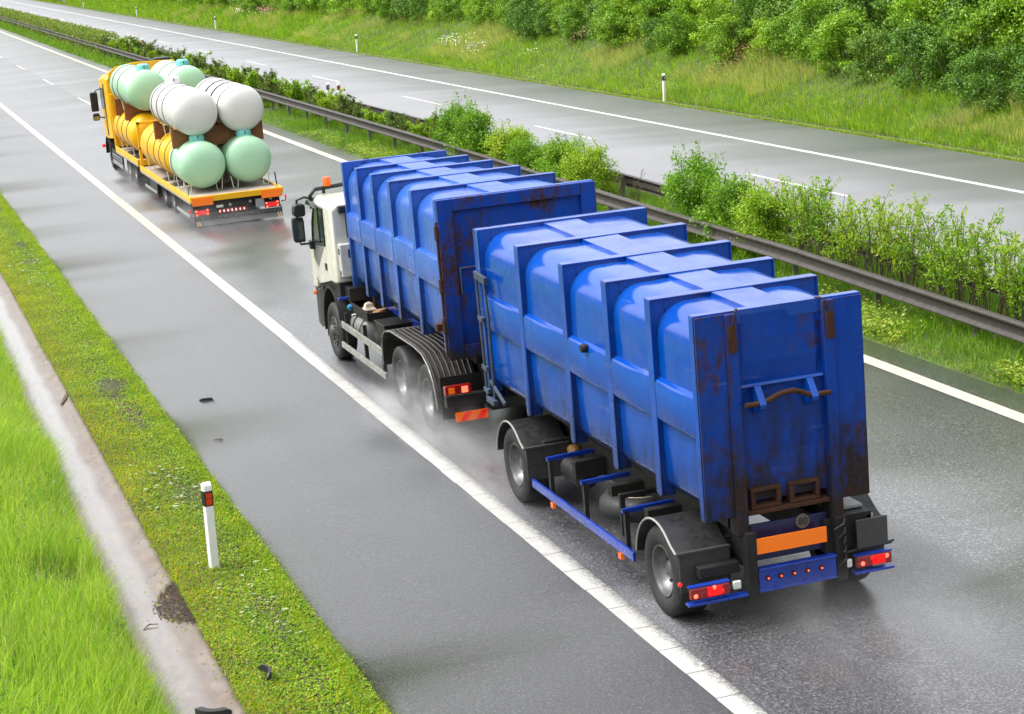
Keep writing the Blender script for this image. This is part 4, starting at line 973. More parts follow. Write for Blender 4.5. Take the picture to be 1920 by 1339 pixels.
B('orange_plate', ORB, lambda m: m.box(1.04, 1.835, 17.88, 17.90, .775, .94), .003)
def tail(x0, x1, inner):
    l = MB().box(x0, x1, 17.84, 17.90, .435, .555).build('tail_light', REDD, T, o_, .012)
    n_ = MB(); n_.box(x0 + (x1 - x0) * .42, x0 + (x1 - x0) * .80, 17.832, 17.842, .45, .545); n_.build('lit_lens', REDL, l).location = (-o_[0], -o_[1], 0)
    for k, (f, z) in enumerate(((.12, .475), (.60, .535), (.80, .485)) if inner else ((.15, .48), (.42, .52), (.85, .52))):
        c = MB().lathe([(-.006, 0), (-.002, .018), (.004, .024)], (x0 + (x1 - x0) * f, 17.833, z), 'y', 12).build('bulb', HOT if (k < 2) == inner or k == 0 else REDL, l); c.location = (-o_[0], -o_[1], 0)
    MB().box(x0 - .03, x1 + .2 if inner else x1 + .02, 17.83, 17.93, .372, .400).build('lamp_tray', BLUE_C, T, o_, .004)
    MB().box(x0 - .01, x1 + .01, 17.85, 17.92, .558, .575).build('lamp_bracket', BLUE_C, T, o_)
tail(.275, .705, True); tail(2.15, 2.55, False)
B('side_lamp', REDL, lambda m: m.lathe([(-.008, 0), (0, .022), (.03, .024)], (.195, 17.9, .60), 'y', 14)); 
B('lamp_arm', BLK, lambda m: m.tube([(.20, 17.93, .60), (.32, 17.95, .56)], .012, 6)); B('lamp_arm', BLK, lambda m: m.tube([(2.5, 17.95, .62), (2.63, 17.93, .64)], .014, 6))
for x in (.80, 2.06): B('clear_lamp', WHL, lambda m: m.box(x - .045, x + .045, 17.86, 17.90, .455, .545), .015)
B('side_panel', simple('grey_black_board', (.045, .045, .043), .6, 0, .25), lambda m: m.box(2.19, 2.545, 17.9, 17.93, .625, .93), .004)
B('end_rail', BLK, lambda m: m.tube([(2.06, 17.93, .60), (2.6, 17.93, .625)], .016, 8))
B('tool_box', DARK, lambda m: m.box(2.10, 2.42, 18.0, 18.5, .62, .98), .01)
B('box_lid', GREYP, lambda m: m.box(2.12, 2.40, 18.15, 18.6, .985, 1.02), .01)
for k in range(5): B('brake_hose', BLK, lambda m: m.tube([(1.94 + .05 * math.sin(k), 17.84, .5 + .1 * k), (1.99, 17.80, .56 + .1 * k), (2.03, 17.85, .6 + .1 * k)], .014, 6))
cvd = MB().lathe([(0, 0), (.0, .075), (.01, .08)], (1.63, 18.0, 1.0), 'y', 24).build('speed_disc', simple('disc_face', (.11, .095, .085), .6, 0, .4, 18), T, o_)
tc = bpy.data.curves.new('speed_number', 'FONT'); tc.body = '80'; tc.size = .105; tc.align_x = 'CENTER'; tc.align_y = 'CENTER'; tc.extrude = .001
to = bpy.data.objects.new('number', tc); COL.objects.link(to); bpy.context.view_layer.update(); nm_ = bpy.data.meshes.new_from_object(to); bpy.data.objects.remove(to); to = bpy.data.objects.new('number', nm_); COL.objects.link(to); to.parent = cvd; to.location = (1.63 - o_[0], 17.996 - o_[1], 1.0); to.rotation_euler = (R(90), 0, 0); nm_.materials.append(BLK)
B('brake_box', DARK, lambda m: m.box(.45, .9, 18.0, 18.2, .58, .70), .01)
B('grey_bracket', GREYP, lambda m: m.box(2.36, 2.44, 18.0, 18.1, .7, .95), .01)
# ------------------------------------------------------------------ white cab truck
o_ = (1.55, 30, 0.); T = root('hooklift_truck', 'white cab truck with orange roof beacon carrying the faded blue container', 'truck', o_)
cab = MB()
def sect(y, x0, x1, z0, z1, ch): return [(x0, y, z0), (x1, y, z0), (x1, y, z1 - ch), (x1 - ch, y, z1), (x0 + ch, y, z1), (x0, y, z1 - ch)]
cab.loft([sect(33.05, .40, 2.70, 1.42, 2.74, .10), sect(33.12, .36, 2.74, 1.40, 2.77, .09), sect(33.9, .36, 2.74, 1.38, 2.81, .09), sect(34.3, .36, 2.74, 1.30, 2.80, .10), sect(34.48, .37, 2.73, 1.22, 2.70, .12), sect(34.72, .42, 2.68, 1.12, 2.2, .12), sect(34.92, .46, 2.64, 1.08, 1.75, .10), sect(34.98, .52, 2.58, 1.08, 1.60, .06)])
cab.build('cab', CABW, T, o_, .035, 50)
def B(name, m, fn, bevel=.006, parent=None, smooth=35):
    mb = MB(); fn(mb); return mb.build(name, m, parent or T, o_, bevel, smooth)
for s in (0, 1):
    X_ = lambda x: x if s == 0 else 3.10 - x
    w_ = B('window', GLASS, lambda m: m.prism([(33.62, 2.02), (33.58, 2.62), (34.16, 2.62), (34.40, 2.30), (34.52, 1.93)], *sorted((X_(.352), X_(.40)))), .01)
    B('window_frame', BLK, lambda m: (m.tube([(X_(.352), 33.60, 2.02), (X_(.352), 33.56, 2.64), (X_(.352), 34.18, 2.65), (X_(.352), 34.44, 2.32), (X_(.352), 34.56, 1.92), (X_(.352), 33.60, 2.01)], .022, 6), m.bar((X_(.352), 33.95, 2.0), (X_(.352), 33.95, 2.63), .02, .03)), 0, w_)
    B('mirror_base', simple('grey_trim', (.16, .16, .16), .5, 0, .25), lambda m: m.prism([(33.72, 1.96), (34.60, 1.88), (34.62, 1.66), (34.30, 1.52)], *sorted((X_(.353), X_(.39)))), .01)
    d_ = B('door', CABW, lambda m: m.prism([(33.48, 1.40), (33.48, 2.68), (34.15, 2.70), (34.62, 1.95), (34.62, 1.34), (34.30, 1.24)], *sorted((X_(.357), X_(.39)))), .006)
    B('handle', BLK, lambda m: m.box(*sorted((X_(.345), X_(.362))), 33.62, 33.76, 1.56, 1.68), .006, d_)
    B('corner_panel', CABW, lambda m: m.loft([[(X_(.36), 34.60, z), (X_(.33), 34.78, z), (X_(.38), 34.98, z), (X_(.52), 35.0, z), (X_(.50), 34.62, z)] for z in (1.12, 1.30, 1.60, 1.82)]), .02, None, 50)
    B('front_mudguard', BLK, lambda m: m.loft([[(X_(x), 33.62 + r_ * math.cos(R(a)), .52 + r_ * math.sin(R(a)) * 1.18) for x, r_ in ((.345, .66), (.86, .66), (.86, .62), (.345, .62))] for a in np.linspace(-8, 172, 15)]), 0, None, 50)
    B('bumper_side', simple('dark_bumper', (.035, .035, .037), .5, 0, .3), lambda m: m.loft([[(X_(.40), 34.32, z + .1), (X_(.36), 34.50, z), (X_(.40), 34.98, z), (X_(.62), 35.12, z), (X_(.9), 35.12, z), (X_(.9), 34.5, z)] for z in (.40, .62, .9, 1.10)]), .02, None, 50)
    B('splash_flap', BLK, lambda m: m.box(*sorted((X_(.40), X_(.70))), 34.30, 34.33, .28, .75))
    B('indicator', AMB, lambda m: m.lathe([(-.03, 0), (-.025, .035), (.02, .045)], (X_(.35), 34.82, 1.0), 'x', 12), .004)
    B('headlight', WHL, lambda m: m.box(*sorted((X_(.55), X_(.95))), 35.10, 35.14, .80, 1.0), .02)
    mr = B('mirror', BLK, lambda m: m.loft([[(X_(a), 34.42 + f, z), (X_(b), 34.42 + f, z), (X_(b + .01), 34.56 + f, z), (X_(a + .02), 34.58 + f, z)] for a, b, z, f in ((.02, .20, 1.98, .02), (-.01, .20, 2.02, .0), (-.02, .20, 2.35, .0), (.0, .19, 2.42, .02))]), .02)
    B('mirror_glass', GLASS, lambda m: m.box(*sorted((X_(.01), X_(.18))), 34.412, 34.42, 2.03, 2.35), .004, mr)
    B('wide_mirror', BLK, lambda m: m.loft([[(X_(a), 34.30, z), (X_(b), 34.30, z), (X_(b), 34.48, z), (X_(a), 34.48, z)] for a, b, z in ((.04, .20, 2.45), (.0, .22, 2.50), (.02, .22, 2.63), (.06, .20, 2.67))]), .02)
    B('mirror_arm', BLK, lambda m: m.tube([(X_(.10), 34.5, 2.38), (X_(.12), 34.5, 2.72), (X_(.26), 34.5, 2.76), (X_(.44), 34.45, 2.70)], .022, 7), 0); B('mirror_arm', BLK, lambda m: (m.tube([(X_(.10), 34.5, 2.0), (X_(.12), 34.5, 1.94), (X_(.40), 34.5, 1.93)], .02, 7), m.box(*sorted((X_(.28), X_(.40))), 34.42, 34.58, 1.84, 1.98)), 0)
    B('wind_deflector', simple('smoked_acrylic', (.02, .03, .03), .1), lambda m: m.loft([[(X_(.352 - .06 * k), 33.95 + .25 * k + (34.4 - 33.95) * t, 2.60 + .10 * math.sin(math.pi * t) + .02 * k) for t in (0, .25, .5, .75, 1)] for k in (0, 1)], False, False), 0, None, 60)
B('windscreen', GLASS, lambda m: m.hexa([(.55, 34.94, 1.75), (2.55, 34.94, 1.75), (2.55, 34.90, 1.75), (.55, 34.90, 1.75)], [(.52, 34.54, 2.66), (2.58, 34.54, 2.66), (2.58, 34.48, 2.66), (.52, 34.48, 2.66)]), .01)
B('sun_visor', BLK, lambda m: m.loft([[(.40, 34.45, 2.74), (.40, 34.80, 2.62), (.40, 34.80, 2.60), (.40, 34.45, 2.70)], [(2.7, 34.45, 2.74), (2.7, 34.80, 2.62), (2.7, 34.80, 2.60), (2.7, 34.45, 2.70)]]), .006)
B('roof_bar', BLK, lambda m: (m.tube([(.38, 34.50, 2.55), (.36, 34.46, 2.78), (.45, 34.42, 2.885), (1.0, 34.40, 2.92), (2.1, 34.40, 2.92), (2.65, 34.42, 2.885), (2.72, 34.5, 2.55)], .035, 8), m.bar((.60, 34.4, 2.80), (.60, 34.4, 2.92), .05, .05), m.bar((2.5, 34.4, 2.8), (2.5, 34.4, 2.92), .05, .05)), 0)
bc = B('beacon', emit('beacon_orange', (1., .12, .0), .18, (.6, .09, .002)), lambda m: m.lathe([(.03, .070), (.16, .068), (.185, .055), (.19, 0)], (.66, 34.36, 2.90), 'z', 20), 0, None, 45)
B('beacon_base', BLK, lambda m: m.lathe([(-.02, .0), (-.02, .072), (.032, .076), (.04, .0)], (.66, 34.36, 2.90), 'z', 20), 0, bc)
B('rear_window', GLASS, lambda m: m.box(.62, .98, 33.035, 33.06, 2.17, 2.66), .03)
B('rear_locker', simple('grimy_white', (.50, .50, .47), .5, 0, .35, 4), lambda m: m.box(.44, 1.0, 32.90, 33.06, 1.52, 2.10), .03)
B('locker_latch', BLK, lambda m: (m.box(.58, .615, 32.885, 32.90, 1.86, 2.0), m.box(.428, .442, 32.93, 32.97, 1.92, 2.02), m.box(.428, .442, 32.93, 32.97, 1.56, 1.64)), .003)
B('air_intake', BLK, lambda m: m.box(.50, .70, 32.92, 33.06, 2.62, 2.74), .012)
B('cab_underside', BLK, lambda m: (m.box(.42, 2.68, 33.08, 34.9, 1.16, 1.44), m.box(.50, 2.6, 32.75, 33.1, 1.12, 1.36)), .01)
B('cross_tube', BLUE_C, lambda m: m.box(.33, 1.2, 32.86, 32.93, 1.15, 1.20), .01)
def chs(m):
    for x in (1.08, 1.86): m.box(x, x + .16, 26.8, 34.9, .66, 1.02)
    for y in (26.9, 28.0, 29.9, 31.5, 33.0, 34.4): m.box(1.2, 1.9, y, y + .14, .7, .95)
    m.box(1.0, 2.1, 27.2, 32.4, 1.02, 1.16)
B('chassis_frame', DARK, chs)
for y in (27.75, 29.22, 33.58): B('axle', DARK, lambda m: (m.cyl((.5, y, .5), (2.6, y, .5), .08, 12), m.lathe([(-.2, 0), (-.16, .16), (0, .22), (.16, .16), (.2, 0)], (1.55, y, .5), 'x', 16)))
for s, x in ((-1, .34), (1, 2.76)):
    wheel(T, o_, x, 33.58, .5, .5, .32, s, .02, RIMD)
    for y in (27.75, 29.22): wheel(T, o_, x, y, .5, .5, .62, s, .15)
pr = [(30.12, .55), (30.10, .90), (30.02, 1.05), (29.85, 1.14), (29.5, 1.20), (28.2, 1.20), (27.75, 1.16), (27.45, 1.03), (27.25, .84), (27.16, .62), (27.12, .45)]
RIBG = simple('ribbed_guard', (.030, .026, .023), .42, .1, .5, 6, .5, .1)
for x0, x1 in ((.335, .98), (2.12, 2.765)): guard(T, o_, x0, x1, pr, .02, simple('worn_edge', (.20, .19, .18), .45, .3, .4, 10) if x0 < 1 else None, 'tandem_mudguard', RIBG, 8)
for x in (.375, 2.725):
    for z0, z1 in ((.665, .775), (.30, .40)): B('side_rail', ALU, lambda m: m.box(x - .02, x + .02, 30.18, 33.10, z0, z1), .006)
    for y in (30.35, 31.5, 32.75): B('rail_bracket', DARK, lambda m: m.box(x - .0 if x < 1 else x - .06, x + .06 if x < 1 else x, y - .03, y + .03, .30, .95))
B('fuel_tank', simple('dull_tank', (.22, .22, .215), .45, .4, .4, 5), lambda m: m.tube([(.70, 31.75, .72), (.70, 31.8, .72), (.70, 32.75, .72), (.70, 32.8, .72)], [.16, .25, .25, .16], 22), 0, None, 50)
B('tank_strap', BLK, lambda m: [m.lathe([(-.03, .258), (.03, .258)], (.70, y, .72), 'y', 24) for y in (32.05, 32.5)], 0)
B('silencer', DARK, lambda m: (m.tube([(.72, 31.1, .66), (.72, 31.15, .66), (.72, 31.55, .66), (.72, 31.6, .66)], [.10, .19, .19, .10], 18), m.tube([(.72, 31.1, .7), (.72, 30.8, .85), (.9, 30.7, .9)], .06, 10)))
B('battery_box', BLK, lambda m: (m.box(.48, 1.0, 30.45, 31.0, .62, 1.08), m.box(.46, 1.02, 30.42, 31.03, 1.08, 1.11)), .012)
tr = B('tray', DARK, lambda m: (m.box(.52, 1.15, 31.65, 32.75, .99, 1.02), m.box(.50, .53, 31.63, 32.77, .97, 1.12), m.box(.52, 1.15, 31.63, 31.66, .97, 1.10)), .004)
B('air_bottle', simple('blue_cap', (.02, .18, .38), .35), lambda m: m.tube([(.48, 32.72, 1.02), (.48, 32.70, 1.05), (.48, 32.66, 1.08)], [.05, .055, .03], 12))
B('coupling', STEEL, lambda m: m.tube([(.46, 32.55, .93), (.52, 32.48, .95), (.60, 32.42, 1.0)], .025, 8))
B('exhaust_stack', RUST, lambda m: m.box(.84, .90, 32.45, 32.52, 1.0, 1.36))
B('subframe_arm', BLUE_C, lambda m: (m.bar((1.0, 30.0, 1.1), (1.0, 32.6, 1.14), .12, .14), m.bar((2.1, 30.0, 1.1), (2.1, 32.6, 1.14), .12, .14)))
for x0, x1 in ((.33, .72), (2.38, 2.77)):
    l = B('tail_light', REDD, lambda m: m.box(x0, x1, 26.62, 26.72, .755, .885), .012)
    for f in (.12, .62): B('bulb', HOT if f > .3 else AMB, lambda m: m.box(x0 + (x1 - x0) * f, x0 + (x1 - x0) * (f + .24), 26.612, 26.622, .775, .865), .006, l)
def plate(x0, x1):
    B('striped_plate', AMB, lambda m: m.box(x0, x1, 26.60, 26.62, .36, .495), .003)
    q = bpy.data.objects[-1] if False else None
    st = MB()
    for k in range(2):
        a = x0 + .06 + k * (x1 - x0) * .5; st.add([(a, 26.597, .363), (a + .12, 26.597, .363), (a + .23, 26.597, .492), (a + .11, 26.597, .492)], [(0, 1, 2, 3)])
    return st
for x0, x1 in ((.45, .93), (2.15, 2.63)):
    p_ = B('striped_plate', AMB, lambda m: m.box(x0, x1, 26.60, 26.62, .36, .495), .003)
    def stf(m):
        for k in range(2):
            a = x0 + .05 + k * (x1 - x0) * .5; m.add([(a, 26.597, .363), (a + .10, 26.597, .363), (a + .20, 26.597, .492), (a + .10, 26.597, .492)], [(0, 1, 2, 3)])
    B('stripe', emit('lit_red_stripe', (1, .01, .005), .15, (.45, .006, .004)), stf, 0, p_)
for x in (.36, 2.1): B('rear_flap', BLK, lambda m: m.box(x, x + .64, 26.98, 27.0, .32, .95))
B('rear_beam', DARK, lambda m: (m.box(.36, 2.74, 26.70, 26.85, .55, .72), m.box(1.0, 2.1, 26.6, 26.9, .45, .9)), .01)
# what lies on the tray
bagm = simple('crumpled_foil', (.55, .46, .36), .35, .2, .35, 14)
bg_ = MB()
ic = [(math.cos(a) * r_, math.sin(a) * r_) for a, r_ in [(k * .785, .10 + .03 * (k % 3)) for k in range(8)]]
bg_.loft([[(.70 + x * s, 32.28 + y * s * 1.2, 1.024 + z) for x, y in ic] for s, z in ((1, 0), (1.15, .03), (.75, .07), (.55, .13), (.15, .15))])
v_ = v2w((.70, 32.28, 1.024)); q = bg_.build('plastic_bag', bagm, None, (.70, 32.28, 1.024), 0, 20); q.location = v_; tag(q, 'crumpled pale bag lying on the tray behind the white cab', 'bag')
wd_ = MB(); wd_.bar((.72, 31.95, 1.045), (1.0, 32.15, 1.06), .10, .03); wd_.bar((.66, 31.9, 1.04), (.9, 31.82, 1.05), .08, .025)
q = wd_.build('wood_scrap', simple('split_wood', (.36, .20, .10), .7, 0, .4, 12), None, (.72, 31.95, 1.03)); q.location = v2w((.72, 31.95, 1.03)); tag(q, 'broken wood pieces on the tray next to the crumpled bag', 'debris')

# ------------------------------------------------------------------ yellow truck and its trailer
YEL = simple('yellow_paint', (.76, .40, .003), .38, 0, .14, 2.5, .35, 0, .1); DECK = simple('weathered_deck', (.34, .29, .24), .75, 0, .4, 3.5, .3, .1); SILV = simple('silver_skirt', (.34, .35, .36), .4, .4, .35, 4)
CXY = 2.14
o_ = (CXY, 64, 0.); T = root('yellow_truck', 'yellow flatbed truck in front carrying green and yellow tanks, black mirror on its left', 'truck', o_)
B('cab', YEL, lambda m: m.loft([sect(66.75, .92, 3.36, 1.15, 3.16, .10), sect(67.4, .90, 3.38, 1.1, 3.22, .12), sect(68.6, .90, 3.38, 1.05, 3.14, .16), sect(68.95, .96, 3.32, 1.0, 2.3, .16), sect(69.05, 1.05, 3.23, 1.0, 1.9, .1)]), .03, None, 50)
B('roof_deflector', YEL, lambda m: m.loft([[(1.0 + .05 * k, 66.7 + k * .0, 3.12), (3.28 - .05 * k, 66.7, 3.12), (3.22, 66.72, 3.52 - .0 * k), (1.9, 66.72, 3.56), (1.25, 66.72, 3.46), (1.02, 66.72, 3.30)] if k == 0 else [(1.1, 68.5, 3.08), (3.18, 68.5, 3.08), (3.1, 68.3, 3.15), (1.9, 68.3, 3.16), (1.3, 68.3, 3.15), (1.12, 68.4, 3.12)] for k in (0, 1)]), .03, None, 50)
B('roof_horn', BLK, lambda m: m.box(2.62, 3.12, 66.9, 67.5, 3.50, 3.60), .03)
hb_ = B('headboard', YEL, lambda m: (m.box(.93, 3.35, 66.42, 66.52, .9, 2.62), [m.box(.93, 3.35, 66.40, 66.42, z, z + .05) for z in (1.3, 1.7, 2.1, 2.5)], [m.box(x, x + .08, 66.38, 66.42, .9, 2.62) for x in (.93, 1.5, 2.1, 2.7, 3.27)]), .006)
lg = MB(); lg.loft([[(1.02 + x, 66.745, 3.0 + z) for x, z in ((0, 0), (.16, 0), (.16, .04), (.12, .06), (.10, .10), (.08, .13), (.06, .10), (.04, .06), (0, .04))], [(1.02 + x, 66.74, 3.0 + z) for x, z in ((0, 0), (.16, 0), (.16, .04), (.12, .06), (.10, .10), (.08, .13), (.06, .10), (.04, .06), (0, .04))]]); lg.build('emblem', BLK, T, o_)
for x in (.90, 3.38):
    d = -1 if x < 2 else 1
    B('side_window', GLASS, lambda m: m.box(*sorted((x, x + d * .012)), 67.75, 68.55, 2.05, 2.75), .004)
    B('door_pillar', BLK, lambda m: m.box(*sorted((x, x + d * .008)), 67.45, 67.72, 1.2, 2.9), .003)
    mr = B('mirror', BLK, lambda m: m.box(*sorted((x + d * .16, x + d * .40)), 68.05, 68.22, 1.98, 2.62), .04)
    B('lower_mirror', BLK, lambda m: m.box(*sorted((x + d * .16, x + d * .38)), 68.05, 68.22, 1.68, 1.92), .05)
    B('mirror_glass', simple('mirror_glass', (.35, .33, .22), .1, .6), lambda m: m.box(*sorted((x + d * .19, x + d * .36)), 68.042, 68.05, 1.71, 1.82), .003)
    B('mirror_arm', BLK, lambda m: m.tube([(x, 68.1, 2.72), (x + d * .16, 68.13, 2.70), (x + d * .26, 68.13, 2.6)], .022, 6), 0)
    B('mirror_arm', BLK, lambda m: m.tube([(x, 68.1, 1.75), (x + d * .14, 68.13, 1.78), (x + d * .2, 68.13, 1.85)], .022, 6), 0)
    B('wheel_arch', BLK, lambda m: m.loft([[(xx, 68.3 + r_ * math.cos(R(a)), .5 + r_ * math.sin(R(a))) for xx, r_ in ((x, .62), (x - d * .5, .62), (x - d * .5, .57), (x, .57))] for a in np.linspace(0, 180, 13)]), 0, None, 50)
    B('front_marker', REDL, lambda m: m.box(*sorted((x, x + d * .10)), 68.9, 69.0, .70, .80), .01)
    sk = B('side_skirt', BLK, lambda m: m.box(*sorted((x + d * -.03, x + d * -.08)), 65.05, 67.5, .28, .78), .006)
    B('skirt_panel', SILV, lambda m: [m.box(*sorted((x - d * .03, x - d * .02)), 65.1, 67.45, z, z + .13) for z in (.30, .50)], .003, sk)
    B('skirt_lettering', BLK, lambda m: [m.box(*sorted((x - d * .02, x - d * .017)), 65.3 + k * .23, 65.3 + k * .23 + .15, .525, .60) for k in range(9)], 0, sk)
B('deck', DECK, lambda m: m.box(.97, 3.31, 61.45, 66.4, .80, .86))
B('deck_edge', YEL, lambda m: (m.box(.92, .98, 61.4, 66.4, .76, .93), m.box(3.30, 3.36, 61.4, 66.4, .76, .93), m.box(.92, 3.36, 61.35, 61.42, .74, .93)), .006)
B('edge_trim', SILV, lambda m: (m.box(.925, .955, 61.4, 66.4, .71, .76), m.box(3.325, 3.355, 61.4, 66.4, .71, .76)))
B('chassis_frame', DARK, lambda m: (m.box(1.6, 1.75, 61.6, 68.8, .45, .8), m.box(2.5, 2.65, 61.6, 68.8, .45, .8), m.box(1.05, 3.2, 61.5, 61.62, .42, .74), m.box(1.4, 2.9, 67, 69, .5, 1.1)))
for x0 in (1.0, 2.98): B('tail_light', REDL, lambda m: m.box(x0, x0 + .28, 61.36, 61.44, .56, .66), .01)
for y in (62.7, 64.05, 68.3):
    for s, x in ((-1, .98), (1, 3.30)): wheel(T, o_, x, y, .48, .48, .5 if y < 67 else .32, s, .14 if y < 67 else .03)
for y in (62.7, 64.05): B('axle', DARK, lambda m: m.cyl((1.2, y, .48), (3.1, y, .48), .08, 10))

o_ = (CXY, 56, 0.); T = root('yellow_trailer', 'yellow edged flatbed trailer behind the yellow truck with two orange boards on its tail', 'trailer', o_)
B('deck', DECK, lambda m: m.box(.96, 3.32, 51.9, 60.9, .70, .755))
B('deck_edge', YEL, lambda m: (m.box(.91, .97, 51.86, 60.9, .66, .80), m.box(3.31, 3.37, 51.86, 60.9, .66, .80), m.box(.91, 3.37, 51.80, 51.88, .65, .80)), .006)
B('edge_trim', SILV, lambda m: (m.box(.915, .945, 51.9, 60.9, .60, .66), m.box(3.335, 3.365, 51.9, 60.9, .60, .66)))
for x in (.93, 3.27): B('headboard_post', YEL, lambda m: m.box(x, x + .09, 60.7, 60.8, .75, 2.12), .006)
B('headboard_rail', YEL, lambda m: (m.box(.93, 3.36, 60.7, 60.78, 2.04, 2.12), m.box(.93, 3.36, 60.7, 60.78, 1.3, 1.36)), .006)
B('chassis_frame', DARK, lambda m: (m.box(1.55, 1.70, 52.2, 61.2, .38, .69), m.box(2.58, 2.73, 52.2, 61.2, .38, .69), m.box(.99, 3.29, 52.0, 52.1, .34, .64), m.bar((2.14, 61.2, .5), (2.14, 62.8, .55), .18, .16)))
for x0, x1 in ((.955, 1.50), (2.78, 3.325)): B('orange_board', ORB, lambda m: m.box(x0, x1, 51.77, 51.80, .565, .775), .004)
for x0, x1 in ((.99, 1.39), (2.85, 3.25)):
    l = B('tail_light', REDD, lambda m: m.box(x0, x1, 51.82, 51.88, .30, .455), .01)
    for f, g_ in ((.12, .42), (.85, .43), (.85, .34), (.15, .33)): B('bulb', HOT, lambda m: m.lathe([(-.006, 0), (0, .026), (.01, .03)], (x0 + (x1 - x0) * f, 51.815, g_), 'y', 10), 0, l)
    B('lit_lens', REDL, lambda m: m.box(x0 + .10, x1 - .10, 51.812, 51.82, .33, .43), 0, l)
lb = B('light_strip', simple('strip_red', (.20, .01, .015), .3), lambda m: m.box(1.60, 2.37, 51.84, 51.88, .305, .405), .004)
for k in range(7): B('strip_lamp', emit('pink_lamp', (1, .35, .32), 1.2), lambda m: m.box(1.645 + k * .107, 1.672 + k * .107, 51.832, 51.84, .33, .385), .003, lb)
B('number_plate', WHL, lambda m: m.box(1.58, 1.76, 51.84, 51.86, .455, .52), .003)
for a, b, c, d in ((1.92, 1.98, .47, .53), (2.45, 2.51, .49, .55), (2.62, 2.85, .34, .56), (3.0, 3.06, .50, .56)): B('tail_fitting', GREYP, lambda m: m.box(a, b, 51.85, 51.9, c, d), .004)
bp = B('rear_bumper', simple('bumper_grey', (.055, .055, .058), .5, .1, .3), lambda m: m.box(.95, 3.30, 51.80, 51.90, .17, .275), .006)
B('rivet', STEEL, lambda m: [m.lathe([(-.006, 0), (-.004, .010), (0, .012)], (1.05 + k * .145, 51.798, .215), 'y', 8) for k in range(16)], 0, bp)
fl = B('mud_apron', simple('apron_rubber', (.17, .17, .175), .6, 0, .25), lambda m: m.hexa([(1.0, 51.84, .0 + .03), (3.30, 51.84, .03), (3.30, 51.82, .03), (1.0, 51.82, .03)], [(.97, 51.86, .18), (3.30, 51.86, .18), (3.30, 51.84, .18), (.97, 51.84, .18)]), 0)
B('warning_stripe', simple('stripe_yellow', (.75, .55, .25), .5), lambda m: [m.hexa([(x, 51.815, .035), (x + .035, 51.815, .035), (x + .035, 51.81, .035), (x, 51.81, .035)], [(x - .02, 51.835, .165), (x + .015, 51.835, .165), (x + .015, 51.83, .165), (x - .02, 51.83, .165)]) for x in (1.03, 1.09, 3.18, 3.24)], 0, fl)
B('marker_arm', BLK, lambda m: m.tube([(3.30, 51.9, .42), (3.42, 51.86, .44), (3.43, 51.86, .52)], .014, 6)); B('marker_arm', BLK, lambda m: m.tube([(.95, 51.9, .40), (.90, 51.88, .43)], .014, 6))
B('marker_lamp', REDL, lambda m: m.box(3.405, 3.45, 51.84, 51.88, .50, .58), .008); B('marker_lamp', REDL, lambda m: m.box(.865, .91, 51.86, 51.9, .40, .46), .008)
for x in (.93, 3.35):
    d = -1 if x < 2 else 1
    B('side_guard', ALU, lambda m: (m.box(x - .015, x + .015, 52.2, 54.3, .22, .30), m.box(x - .015, x + .015, 57.9, 60.2, .25, .33)))
    B('pallet_box', BLK, lambda m: m.box(*sorted((x - d * .02, x - d * .5)), 57.9, 59.3, .16, .58), .01)
for y in (55.25, 56.75):
    B('axle', DARK, lambda m: m.cyl((1.2, y, .42), (3.1, y, .42), .07, 10))
    for s, x in ((-1, .97), (1, 3.31)): wheel(T, o_, x, y, .42, .42, .45, s, .12)
    for x0, x1 in ((.96, 1.42), (2.86, 3.32)): guard(T, o_, x0, x1, [(y + .49 * math.cos(R(a)), .42 + .49 * math.sin(R(a)) * .55) for a in np.linspace(-15, 195, 12)], .015, None)
B('ratchet', BLK, lambda m: m.tube([(.95, 52.35, .76), (1.0, 52.35, 1.0)], .012, 5)); B('ratchet', BLK, lambda m: m.tube([(3.33, 52.35, .76), (3.30, 52.35, 1.15)], .02, 5))

